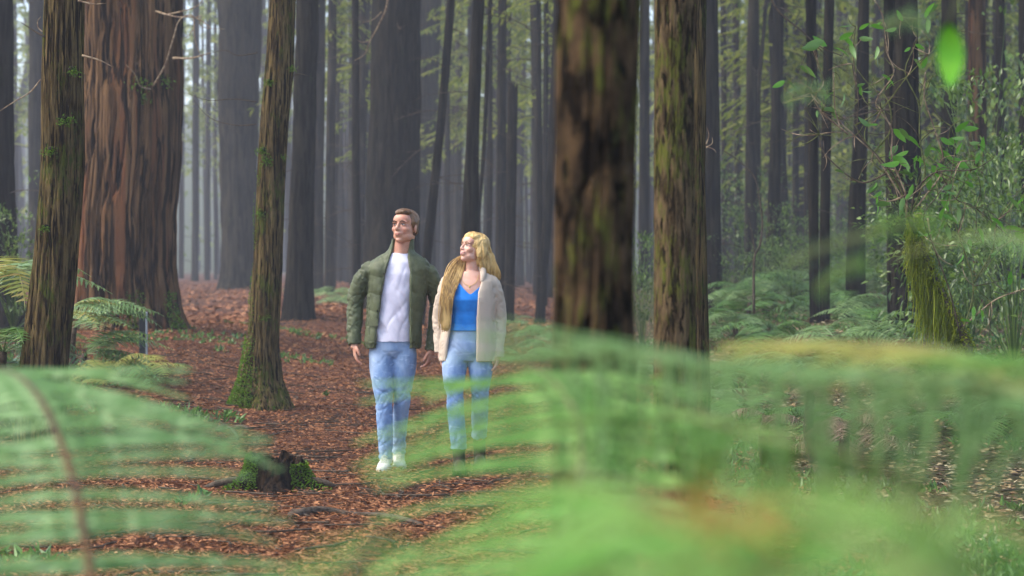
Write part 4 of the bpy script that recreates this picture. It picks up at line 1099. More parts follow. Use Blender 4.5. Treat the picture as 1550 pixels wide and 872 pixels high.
def bake(mbs, name, mat, voxel=.007, smooth=3, disp=None, xf=None):
    me = mbs.mesh(name, mat) if isinstance(mbs, MB) else mbs
    if xf is not None: me.transform(xf)
    bm = bmesh.new(); bm.from_mesh(me); bmesh.ops.recalc_face_normals(bm, faces=bm.faces); bm.to_mesh(me); bm.free()
    o = bpy.data.objects.new('bake', me); COL.objects.link(o)
    md = o.modifiers.new('r', 'REMESH'); md.mode = 'VOXEL'; md.voxel_size = voxel; md.use_smooth_shade = True
    if smooth:
        sm = o.modifiers.new('s', 'SMOOTH'); sm.iterations = smooth; sm.factor = .5
    dg = bpy.context.evaluated_depsgraph_get(); dg.update()
    me2 = bpy.data.meshes.new_from_object(o.evaluated_get(dg)); me2.name = name
    bpy.data.objects.remove(o)
    me2.materials.clear(); me2.materials.append(mat)
    # keep the main piece only
    bm = bmesh.new(); bm.from_mesh(me2); left = set(bm.verts); best = None
    while left:
        st = [next(iter(left))]; left.discard(st[0]); isl = [st[0]]
        while st:
            for e in st.pop().link_edges:
                for q in e.verts:
                    if q in left: left.discard(q); st.append(q); isl.append(q)
        if best is None: best = [isl]
        elif len(isl) > len(best[0]): best = [isl] + best
        else: best.append(isl)
    for isl in best[1:]: bmesh.ops.delete(bm, geom=isl, context='VERTS')
    bm.to_mesh(me2); bm.free()
    n = len(me2.vertices); co = np.empty(n * 3, np.float32); me2.vertices.foreach_get('co', co); co = co.reshape(-1, 3)
    if disp is not None:
        no = np.empty(n * 3, np.float32); me2.vertices.foreach_get('normal', no); no = no.reshape(-1, 3)
        co = co + no * disp(co, no)[:, None]
        me2.vertices.foreach_set('co', co.astype(np.float32).ravel())
    me2.polygons.foreach_set('use_smooth', np.ones(len(me2.polygons), bool)); me2.update()
    return me2

def wrinkle(a=.004, fx=9, fz=22, seed=0, slant=.6):
    def d(co, no):
        x, y, z = co[:, 0], co[:, 1], co[:, 2]
        n = fbm(x * fx, y * fx, (z + slant * x) * fz, seed, 3)
        n2 = 1 - 2 * np.abs(fbm(x * fx * .6, y * fx * .6, (z - slant * x) * fz * .6, seed + 9, 2))
        return a * (n + .8 * n2)
    return d

def creases(a=.006, f=7, fz=18, seed=0, slant=.8, w_=.10):
    def d(co, no):
        x, y, z = co[:, 0], co[:, 1], co[:, 2]
        n1 = fbm(x * f, y * f, (z + slant * x) * fz, seed, 3); n2 = fbm(x * f * 1.3, y * f * 1.3, (z - slant * x) * fz * .8, seed + 5, 3)
        return -a * (np.exp(-(n1 / w_) ** 2) + .8 * np.exp(-(n2 / w_) ** 2)) + a * .6 * n1
    return d

def shell(zs, cfun, phi0, phi1, thick, seg=44, top=None):
    """open-fronted garment shell. cfun(z) -> cx, cy, a, b ; phi0/phi1(z): opening angles from the front (radians, left / right)"""
    V = []; n = len(zs)
    for lay in (0, 1):
        for i, z in enumerate(zs):
            cx, cy, a, b = cfun(z); p0, p1 = phi0(z), phi1(z)
            u = np.linspace(0, 1, seg); ang = -math.pi / 2 + p1 + u * (2 * math.pi - p0 - p1)
            t = -thick * lay
            edge = np.minimum(u, 1 - u) * seg
            rnd = .004 * (1 if lay == 0 else 0) * np.exp(-edge)
            e = .86
            cc = np.sign(np.cos(ang)) * np.abs(np.cos(ang)) ** e; sn = np.sign(np.sin(ang)) * np.abs(np.sin(ang)) ** e
            V.append(np.stack([cx + (a + t - rnd) * cc, cy + (b + t - rnd) * sn, np.full(seg, z)], 1))
    v = np.concatenate(V); o = n * seg
    F = []
    i = (np.arange(n - 1)[:, None] * seg + np.arange(seg - 1)[None]).ravel()
    F.append(np.stack([i, i + 1, i + seg + 1, i + seg], -1)); F.append(np.stack([i + o, i + o + seg, i + o + seg + 1, i + o + 1], -1))
    r = np.arange(n - 1) * seg
    F.append(np.stack([r, r + seg, r + seg + o, r + o], -1)); r2_ = r + seg - 1; F.append(np.stack([r2_, r2_ + o, r2_ + seg + o, r2_ + seg], -1))
    j = np.arange(seg - 1); F.append(np.stack([j, j + o, j + 1 + o, j + 1], -1)); j2 = j + (n - 1) * seg; F.append(np.stack([j2, j2 + 1, j2 + 1 + o, j2 + o], -1))
    return v, np.concatenate(F)

def head_parts(S_=1.0, male=True):
    """skin of a head centred at the origin, facing -y"""
    mb = MB(); A = mb.add
    jw = 1.0 if male else .9
    A(*ell((0, .018, .035), (.074, .092, .083))); A(*ell((0, -.02, -.03), (.064 * jw, .072, .078)))
    A(*ell((0, -.035, -.07), (.052 * jw, .05, .042))); A(*ell((0, -.062, -.098), (.026 * jw, .026, .02)))
    A(*ell((0, -.048, .045), (.06, .045, .045)))
    for s in (1, -1):
        A(*ell((s * .034, -.056, -.022), (.03, .027, .024))); A(*ell((s * .074, .012, -.01), (.009, .019, .031), (0, 0, s * .35)))
        A(*ell((s * .03, -.074, .024), (.026, .015, .009 if male else .006))); A(*ell((s * .031, -.068, .004), (.022, .014, .016)))
        A(*ell((s * .04 * jw, -.02, -.068), (.022, .045, .03)))
    nz = 1.0 if male else .85
    A(*limb([(0, -.083, .02, .008 * nz), (0, -.096, .0, .009 * nz), (0, -.108 * (1 if male else .98), -.02, .012 * nz), (0, -.1, -.03, .012 * nz)], 10, 12))
    for s in (1, -1): A(*ell((s * .012 * nz, -.096, -.028), (.009 * nz, .012, .008)))
    A(*ell((0, -.084, -.056), (.03 * jw, .016, .024)))
    return mb

def face_parts(root, body, T, male, mats):
    """eyes, brows, lips, teeth as separate small parts"""
    def put(name, me): me.transform(T); return obj(name, me, body)
    for s in (1, -1):
        mb = MB(); mb.add(*ell((s * .031, -.0775, .006), (.012, .0105, .0058), None, 14)); e = put('eye', mb.mesh('eye', mats['white']))
        mb = MB(); mb.add(*ell((s * .031 - .002, -.0865, .0065), (.0056, .003, .0052), None, 12)); me = mb.mesh('iris', mats['iris']); me.transform(T); obj('iris', me, e)
        mb = MB(); q = [(s * .016, -.085, .008, .0015), (s * .031, -.0905, .0145, .0024), (s * .046, -.082, .009, .0015)]; mb.add(*limb(q, 10, 6)); put('eyelash', mb.mesh('eyelash', mats['brow']))
        mb = MB(); q = [(s * .012, -.091, .024, .003), (s * .03, -.093, .031, .004 if male else .003), (s * .05, -.08, .024, .002)]; mb.add(*limb(q, 10, 6)); put('eyebrow', mb.mesh('eyebrow', mats['brow']))
    if male:
        mb = MB()
        mb.add(*limb([(-.029, -.088, -.053, .002), (-.012, -.098, -.0585, .003), (.0, -.099, -.0575, .003), (.012, -.098, -.0585, .003), (.029, -.088, -.053, .002)], 16, 8))
        mb.add(*limb([(-.026, -.089, -.055, .002), (0, -.0985, -.0655, .0042), (.026, -.089, -.055, .002)], 14, 8)); put('lips', mb.mesh('lips', mats['lips']))
    else:
        mb = MB()
        mb.add(*limb([(-.03, -.086, -.049, .002), (-.012, -.097, -.0545, .003), (.0, -.099, -.0535, .003), (.012, -.097, -.0545, .003), (.03, -.086, -.049, .002)], 16, 8))
        mb.add(*limb([(-.029, -.086, -.05, .002), (0, -.0955, -.068, .0042), (.029, -.086, -.05, .002)], 14, 8)); put('lips', mb.mesh('lips', mats['lips']))
        mb = MB(); mb.add(*limb([(-.023, -.09, -.0535, .002), (0, -.0965, -.061, .005), (.023, -.09, -.0535, .002)], 14, 8)); put('teeth', mb.mesh('teeth', mats['white']))

def hand(wrist, elbow, inward, curl=.5, S_=1.0, fwd=(0, -1, 0)):
    """hand pointing on from the forearm: inward = direction of the palm, fwd = thumb side"""
    w_ = Vector(wrist); ax = (w_ - Vector(elbow)).normalized(); pn = Vector(inward); pn = (pn - ax * pn.dot(ax)).normalized()
    tn = ax.cross(pn); 
    if tn.dot(Vector(fwd)) < 0: tn = -tn
    Mx = np.array([list(tn), list(pn), list(ax)]).T       # local: x thumb side, y palm, z along
    mb = MB()
    def A(vf): v, f = vf; mb.add(v * S_ @ Mx.T + np.array(wrist), f)
    A(limb([(0, 0, -.05, .026), (0, 0, 0, .026), (0, .002, .03, .03)], 8, 16, 1.0))
    pv, pf = loft([(0, 0, -.01, .026, .02), (.002, .002, .02, .036, .017), (0, .004, .05, .042, .016), (0, .006, .08, .041, .014), (0, .008, .096, .036, .011)], 20); A((pv, pf))
    for i, (x, l, sp) in enumerate(((.03, .072, .08), (.011, .08, .02), (-.009, .074, -.03), (-.027, .058, -.1))):
        c = curl * (1 + .18 * i); p = np.array([x, .006, .084]); q = [(*p, .0095)]; a = .15 * curl
        for k, seg in enumerate((.45, .32, .23)):
            a += c * (.55, .75, .5)[k]; p = p + l * seg * np.array([sp, math.sin(a), math.cos(a)]); q.append((*p, (.0088, .008, .0065)[k]))
        A(limb(q, 14, 10))
    A(limb([(.022, .006, .018, .013), (.043, .014, .04, .0125), (.052, .024, .066, .0105), (.05, .034, .092, .0085)], 12, 12))
    return mb

def skin_mat(name, c, c2):
    m, t, b = new_mat(name); f, _ = texnoise(t, 16, (1, 1, 1), 3, .5)
    t.links.new(mixrgb(t, ramp(t, f, .4, .65), c, c2), b.inputs['Base Color'])
    b.inputs['Roughness'].default_value = .45; b.inputs['Subsurface Weight'].default_value = .12; b.inputs['Subsurface Scale'].default_value = .01
    b.inputs['Subsurface Radius'].default_value = (1, .4, .2)
    return m
M['skin_m'] = skin_mat('tanned_skin', (.52, .27, .18), (.45, .20, .13))
M['skin_f'] = skin_mat('fair_skin', (.66, .38, .28), (.60, .30, .21))
M['eye_white'] = plain('eye_white', (.55, .52, .5), .3); M['iris'] = plain('dark_iris', (.03, .035, .035), .2)
M['brow_m'] = plain('brown_hair_brow', (.06, .032, .016), .8); M['brow_f'] = plain('fair_brow', (.16, .09, .04), .8)
M['lips_m'] = plain('man_lips', (.36, .13, .10), .5); M['lips_f'] = plain('woman_lips', (.50, .12, .11), .35)

def cloth(name, c, c2, rough=.8, sc=14, bd=.004, sheen=0, stretch=(1, 1, 1), lo=.35, hi=.65, spec=.2):
    return plain(name, c, rough, spec, c2, sc, bd, lo, hi, stretch, sheen)
M['jacket_g'] = cloth('olive_quilted_nylon', (.055, .066, .030), (.085, .10, .048), .55, 12, .008, .05, spec=.3)
M['tee'] = cloth('white_tee_cotton', (.66, .64, .76), (.74, .72, .83), .85, 10, .004)
def denim(name, c, c2, light):
    m, t, b = new_mat(name); b.inputs['Roughness'].default_value = .85; b.inputs['Specular IOR Level'].default_value = .15
    f1, _ = texnoise(t, 26, (1, 1, .5), 4, .6); f2, _ = texnoise(t, 5, (1, 1, .45), 3, .5)
    f3, _ = texnoise(t, 15, (.7, 1, 2.2), 3, .6, dist=.6)
    col = mixrgb(t, ramp(t, f1, .35, .65), c, c2); col = mixrgb(t, ramp(t, f2, .42, .62), col, light)
    g = ramp(t, f3, .56, .72); gm = t.nodes.new('ShaderNodeMath'); gm.operation = 'MULTIPLY'; gm.inputs[1].default_value = .6; t.links.new(g, gm.inputs[0])
    col = mixrgb(t, gm.outputs[0], col, tuple(min(.75, q * 1.25) for q in light))
    t.links.new(col, b.inputs['Base Color']); bump(t, b, f1, .4, .003)
    return m
M['jeans_m'] = denim('faded_blue_denim', (.15, .25, .44), (.21, .32, .52), (.34, .45, .62))
M['jeans_f'] = denim('washed_blue_denim', (.12, .21, .40), (.18, .28, .47), (.30, .40, .56))
M['jacket_b'] = cloth('cream_canvas', (.46, .375, .29), (.54, .45, .36), .85, 7, .002, stretch=(1, 1, .4))
M['top_b'] = cloth('bright_blue_rib_knit', (.015, .19, .62), (.02, .23, .70), .7, 20, .003)
M['sneaker'] = cloth('white_sneaker_leather', (.68, .66, .62), (.76, .75, .72), .5, 30, .002)
M['sole'] = plain('sneaker_sole', (.6, .58, .54), .6); M['boot'] = cloth('dark_boot_leather', (.035, .03, .02), (.07, .055, .035), .5, 20, .003); M['gold'] = plain('gold', (.6, .4, .12), .3)
M['shadow_lining'] = plain('jacket_lining', (.05, .055, .04), .8)

def hairmat(name, a, b_, c):
    m, t, b = new_mat(name); f, _ = texnoise(t, 60, (1, 1, .12), 5, .7, dist=.4); f2, _ = texnoise(t, 12, (1, 1, .3), 3, .5)
    col = mixrgb(t, ramp(t, f, .35, .65), a, b_); col = mixrgb(t, ramp(t, f2, .45, .65), col, c)
    t.links.new(col, b.inputs['Base Color']); b.inputs['Roughness'].default_value = .42; b.inputs['Specular IOR Level'].default_value = .4
    bump(t, b, f, .8, .006); return m
M['hair_m'] = hairmat('short_brown_hair', (.055, .026, .012), (.15, .075, .032), (.2, .11, .05))
M['hair_f'] = hairmat('long_blonde_hair', (.20, .105, .025), (.50, .30, .085), (.70, .47, .18))

def shoe(mbs, mbu, toe, heel, w_, h, gz, top, boot=False):
    """shoe between heel and toe points on the ground (x,y), upper into mbu, sole into mbs"""
    a, b = np.array([*heel, gz]), np.array([*toe, gz]); L = np.linalg.norm(b - a); t = (b - a) / L; s = np.array([-t[1], t[0], 0])
    prof = [(0, .55, .9), (.06, .78, 1.0), (.25, .82, 1.02), (.5, .86, .85), (.7, 1.0, .62), (.88, .9, .5), (.97, .6, .38), (1.0, .25, .25)]
    V = []; seg = 20; th = np.arange(seg) / seg * 2 * math.pi
    for (u, ww, hh) in prof:
        V.append(a + t * L * u + np.cos(th)[:, None] * s * w_ * ww + np.array([0, 0, 1]) * (h * hh * .5 + .012 + np.sin(th)[:, None] * h * hh * .5))
    v = np.concatenate(V); n = len(prof); i = np.arange(n - 1)[:, None] * seg; j = np.arange(seg)[None]; k = (j + 1) % seg
    f = np.stack([i + j, i + k, i + seg + k, i + seg + j], -1).reshape(-1, 4)
    c = len(v); v = np.vstack([v, v[:seg].mean(0), v[-seg:].mean(0)]); jj = np.arange(seg); kk = (jj + 1) % seg; l = (n - 1) * seg
    f = np.vstack([f, np.stack([np.full(seg, c), kk, jj, jj], -1), np.stack([np.full(seg, c + 1), l + jj, l + kk, l + kk], -1)])
    mbu.add(v, f)
    q = a + t * L * .14
    mbu.add(*limb([(q[0], q[1], gz + h * .5, .045), (*((q[:2])), gz + h * .9, .043), (top[0], top[1], gz + top[2], 044e-3 if not boot else .044)], 10, 20))
    out = []
    for u in np.linspace(0, 1, 14):
        ww = np.interp(u, [p[0] for p in prof], [p[1] for p in prof]) * w_ * 1.12; out.append((u, ww))
    # sole: closed outline extruded
    ring = [a + t * L * (u * 1.04 - .02) + s * ww for u, ww in out] + [a + t * L * (u * 1.04 - .02) - s * ww for u, ww in out[::-1]]
    ring = np.array(ring); n = len(ring); sh = .026 if not boot else .032
    v = np.vstack([ring, ring + [0, 0, sh], [a + t * L / 2, a + t * L / 2 + [0, 0, sh]]]); j = np.arange(n); k = (j + 1) % n
    f = np.vstack([np.stack([j, k, k + n, j + n], -1), np.stack([j * 0 + 2 * n, k, j, j], -1), np.stack([j * 0 + 2 * n + 1, j + n, k + n, k + n], -1)])
    mbs.add(v, f)

def patch(cx, cz, w_, h, surfy, name, mat, th_=.008, n=6):
    """small flap wrapped on the front of a garment; surfy(x,z)->y"""
    xs = np.linspace(cx - w_ / 2, cx + w_ / 2, n); zs = np.linspace(cz - h / 2, cz + h / 2, n)
    X, Z = np.meshgrid(xs, zs); Y = np.vectorize(surfy)(X, Z)
    a = np.stack([X, Y - th_, Z], -1).reshape(-1, 3); b = np.stack([X, Y + .01, Z], -1).reshape(-1, 3); v = np.vstack([a, b]); o = n * n; F = []
    for i in range(n - 1):
        for j in range(n - 1): q = i * n + j; F += [[q, q + 1, q + n + 1, q + n], [q + o, q + n + o, q + n + 1 + o, q + 1 + o]]
    bd = [(j, j + 1) for j in range(n - 1)] + [(i * n + n - 1, (i + 1) * n + n - 1) for i in range(n - 1)] + [(n * n - 1 - j, n * n - 2 - j) for j in range(n - 1)] + [((n - 1 - i) * n, (n - 2 - i) * n) for i in range(n - 1)]
    F += [[p, p + o, q + o, q] for p, q in bd]
    return mesh_np(name, v, np.array(F), mat, False)

def interp_rings(rings):
    r = np.array(sorted(rings)); 
    return lambda z: tuple(np.interp(z, r[:, 0], r[:, k]) for k in range(1, 5))

def man():
    g0 = P(595, 712, 14.0); gz = float(H(g0.x, 14.0))
    root = empty('person', (g0.x, 14.0, gz), 'man in olive quilted jacket, white tee, light jeans and white sneakers, walking and looking left', 'person')
    root.scale = (1, 1, (P(595, 318, 14).z - gz) / 1.83)
    # body ---------------------------------------------------------------
    hc = (.086, -.02, 1.71); HT = Matrix.Translation(hc) @ Matrix.Rotation(-R(27), 4, 'Z') @ Matrix.Rotation(-R(6), 4, 'X') @ Matrix.Diagonal((1.06, 1.05, 1.02, 1))
    hd = head_parts(1, True).mesh('h', M['skin_m']); hd.transform(HT)
    hv = np.empty(len(hd.vertices) * 3); hd.vertices.foreach_get('co', hv); hv = hv.reshape(-1, 3)
    hf = np.array([list(p.vertices) + ([p.vertices[2]] if len(p.vertices) == 3 else []) for p in hd.polygons])
    mb = MB(); mb.add(hv, hf)
    mb.add(*limb([(.045, .015, 1.46, .08), (.06, .01, 1.53, .073), (.078, .005, 1.60, .068), (.09, .01, 1.66, .066)], 12, 24))
    mb.add(*loft([(0, 0, .82, .10, .06), (0, 0, .95, .13, .08), (.01, 0, 1.1, .135, .095), (.02, 0, 1.3, .16, .105), (.035, 0, 1.40, .165, .095), (.04, .005, 1.46, .12, .07), (.045, .01, 1.52, .07, .06)], 32))
    EL, WL = (-.272, .03, 1.195), (-.268, -.03, .885); ER, WR = (.322, .06, 1.165), (.272, .0, .84)
    mb.add(*limb([(-.11, 0, 1.39, .05), (-.165, 0, 1.365, .05), (-.23, .02, 1.27, .042), (*EL, .04), (-.27, 0, 1.03, .037), (*WL, .027)], 24, 16))
    mb.add(*limb([(.17, 0, 1.39, .05), (.225, 0, 1.365, .05), (.28, .03, 1.27, .042), (*ER, .04), (.3, .03, 1.0, .037), (*WR, .027)], 24, 16))
    for w_, e_, inn, cu in ((WL, EL, (1, .15, 0), .42), (WR, ER, (-1, .2, 0), .62)):
        h = hand(w_, e_, inn, cu, 1.0)
        base = 0
        for v, f in zip(h.v, h.f): mb.add(v, f - base); base += len(v)
    mb.add(*limb([(-.075, 0, .92, .06), (-.07, -.03, .7, .055), (-.058, -.06, .5, .04), (-.05, -.07, .3, .042), (-.046, -.06, .09, .032)], 20, 16))
    mb.add(*limb([(.075, 0, .92, .06), (.075, .01, .7, .055), (.06, .0, .5, .04), (.045, .08, .3, .038), (.032, .155, .12, .03)], 20, 16))
    body = obj('body', bake(mb, 'body', M['skin_m'], .004, 6), root)
    face_parts(root, root, HT, True, dict(white=M['eye_white'], iris=M['iris'], brow=M['brow_m'], lips=M['lips_m']))
    # hair
    mb = MB(); g = np.random.default_rng(2)
    mb.add(*ell((0, .028, .05), (.079, .09, .078))); mb.add(*ell((0, -.03, .098), (.056, .055, .028), (.25, 0, 0))); mb.add(*ell((.0, -.055, .098), (.045, .032, .022), (.2, 0, 0)))
    for s in (1, -1): mb.add(*ell((s * .066, .015, .03), (.014, .045, .042)))
    mb.add(*ell((0, .07, -.01), (.06, .045, .06)))
    hm = bake(mb, 'hair', M['hair_m'], .004, 2, lambda co, no: .004 * fbm(co[:, 0] * 90, co[:, 1] * 40, co[:, 2] * 60, 2, 2))
    hm.transform(HT); obj('hair', hm, root)
    # shirt
    ring = [(.90, -.005, .0, .165, .125), (1.0, -.0, -.0, .158, .122), (1.12, .01, -.0, .155, .12), (1.25, .02, 0, .168, .124), (1.38, .033, 0, .18, .118), (1.46, .04, .005, .165, .098), (1.505, .045, .01, .11, .08), (1.535, .052, .01, .076, .068)]
    cf = interp_rings(ring)
    mb = MB(); mb.add(*loft([(cf(z)[0], cf(z)[1], z, cf(z)[2], cf(z)[3]) for z in np.linspace(.90, 1.528, 50)], 60))
    obj('t_shirt', bake(mb, 't_shirt', M['tee'], .006, 2, lambda co, no: creases(.0055, 4, 5, 3, 1.3, .16)(co, no) * ss(-co[:, 2], -1.48, -1.38)), root)
    # jeans
    mb = MB()
    mb.add(*loft([(-.005, .01, .97, .15, .115), (-.005, .01, .9, .162, .12), (-.005, .01, .84, .165, .116), (-.003, .01, .79, .152, .09)], 40))
    mb.add(*limb([(-.08, 0, .86, .09), (-.080, -.02, .74, .089), (-.071, -.05, .62, .077), (-.06, -.07, .5, .065), (-.056, -.07, .38, .060), (-.05, -.065, .24, .056), (-.047, -.06, .115, .052), (-.046, -.055, .085, .056)], 40, 24))
    mb.add(*limb([(.076, 0, .86, .09), (.078, .0, .74, .087), (.072, .0, .62, .073), (.064, .0, .5, .060), (.05, .05, .38, .056), (.04, .10, .24, .052), (.033, .15, .13, .05), (.03, .16, .10, .054)], 40, 24))
    def jd(co, no):
        z = co[:, 2]; k = .25 + 1.1 * np.exp(-((z - .5) / .1) ** 2) + 1.3 * np.exp(-((z - .16) / .09) ** 2) + .35 * np.exp(-((z - .8) / .06) ** 2)
        return creases(.0055, 7, 14, 7, .9, .11)(co, no) * k
    obj('jeans', bake(mb, 'jeans', M['jeans_m'], .0065, 2, jd), root)
    # jacket
    jr = [(.855, -.002, .0, .196, .145), (.90, -.0, -.0, .203, .152), (1.05, .01, 0, .200, .152), (1.2, .025, 0, .206, .154), (1.34, .037, 0, .214, .148), (1.41, .04, .0, .232, .142), (1.455, .042, .004, .217, .128), (1.485, .044, .006, .188, .113), (1.51, .048, .008, .145, .101), (1.53, .053, .01, .112, .092), (1.55, .058, .01, .092, .086), (1.60, .068, .006, .083, .08), (1.635, .074, .004, .086, .083)]
    jf = interp_rings(jr); zs = np.linspace(.855, 1.63, 70)
    def half(side):
        def f(z):
            xo = np.interp(z, [.855, 1.0, 1.2, 1.4, 1.5, 1.62], [-.118, -.105, -.072, -.035, -.008, .0] if side < 0 else [.132, .125, .122, .118, .104, .128])
            cx, cy_, a, b = jf(z); return abs(math.asin(max(-.98, min(.98, (xo - cx) / a)))) * (1)
        return f
    mb = MB(); mb.add(*shell(zs, jf, half(-1), half(1), .03, 90))
    mb.add(*limb([(-.11, .0, 1.41, .05), (-.16, 0, 1.40, .070), (-.225, .015, 1.31, .068), (-.265, .03, 1.19, .061), (-.27, .01, 1.05, .057), (-.27, -.02, .92, .051), (-.268, -.03, .88, .046)], 40, 28))
    mb.add(*limb([(.18, .0, 1.40, .05), (.232, 0, 1.39, .070), (.282, .025, 1.31, .068), (.316, .06, 1.17, .062), (.303, .04, 1.03, .058), (.28, .01, .89, .051), (.272, 0, .835, .047)], 40, 28))
    def jk(co, no):
        x, y, z = co.T; torso = (np.abs(x - .03) < .19) & (z > .9)
        q = np.abs(np.sin((z - .02 * np.sin(x * 20)) * math.pi / .125)) ** .45
        vq = np.abs(np.sin((x + .06) * math.pi / .11)) ** .4
        a = np.where(torso, .006 * (q - 1) + .004 * (vq - 1) * (z > 1.28), 0)
        arm = 1 - torso
        wr = 1 - 2.6 * np.abs(fbm(x * 9, y * 9, (z + x * .5) * 26, 31, 2))
        return a + arm * .004 * wr + arm * creases(.005, 8, 20, 5, .9)(co, no) + torso * creases(.002, 9, 6, 15, 1.0)(co, no)
    jo = obj('jacket', bake(mb, 'jacket', M['jacket_g'], .0055, 1, jk), root)
    sy = lambda x, z: jf(z)[1] - jf(z)[3] * math.sqrt(max(.05, 1 - ((x - jf(z)[0]) / jf(z)[2]) ** 2)) * 1.02
    for cx, cz in ((-.135, 1.04), (.165, 1.0)):
        obj('pocket_flap', patch(cx, cz, .075 if cx < 0 else .06, .05, sy, 'pocket_flap', M['jacket_g'], .012), root)
    for cz in (1.38, 1.25, 1.12):
        x = half(-1)(cz); cxx = jf(cz)[0] + jf(cz)[2] * math.sin(-x) - .015; mb = MB(); mb.add(*ell((cxx, sy(cxx, cz) - .004, cz), (.006, .004, .006))); obj('snap', mb.mesh('snap', M['dark']), root)
    # jeans details
    mb = MB(); mb.add(*ell((.0, -.113, .925), (.008, .005, .008))); obj('button', mb.mesh('button', M['twig']), root)
    # shoes
    for toe, heel, top in (((-.062, -.235), (-.046, .035 - .06), (-.046, -.03, .10)), ((.048, -.03), (.028, .19), (.03, .16, .11))):
        a_, b_2 = MB(), MB(); shoe(a_, b_2, toe, heel if heel[1] > 0 else (-.046, .0), .045, .085, .0, top)
        so = obj('shoe', bake(b_2, 'shoe', M['sneaker'], .005, 2), root); obj('sole', a_.mesh('sole', M['sole'], False), so)
        for k in range(4):
            u = .45 + .09 * k; p = np.array(heel) * (1 - u) + np.array(toe) * u; mb = MB(); z = .103 - .011 * k
            mb.add(*limb([(p[0] - .022, p[1], z - .012, .0035), (p[0], p[1], z + .004, .0035), (p[0] + .022, p[1], z - .012, .0035)], 7, 6)); obj('lace', mb.mesh('lace', M['sole']), so)
    return root
man()

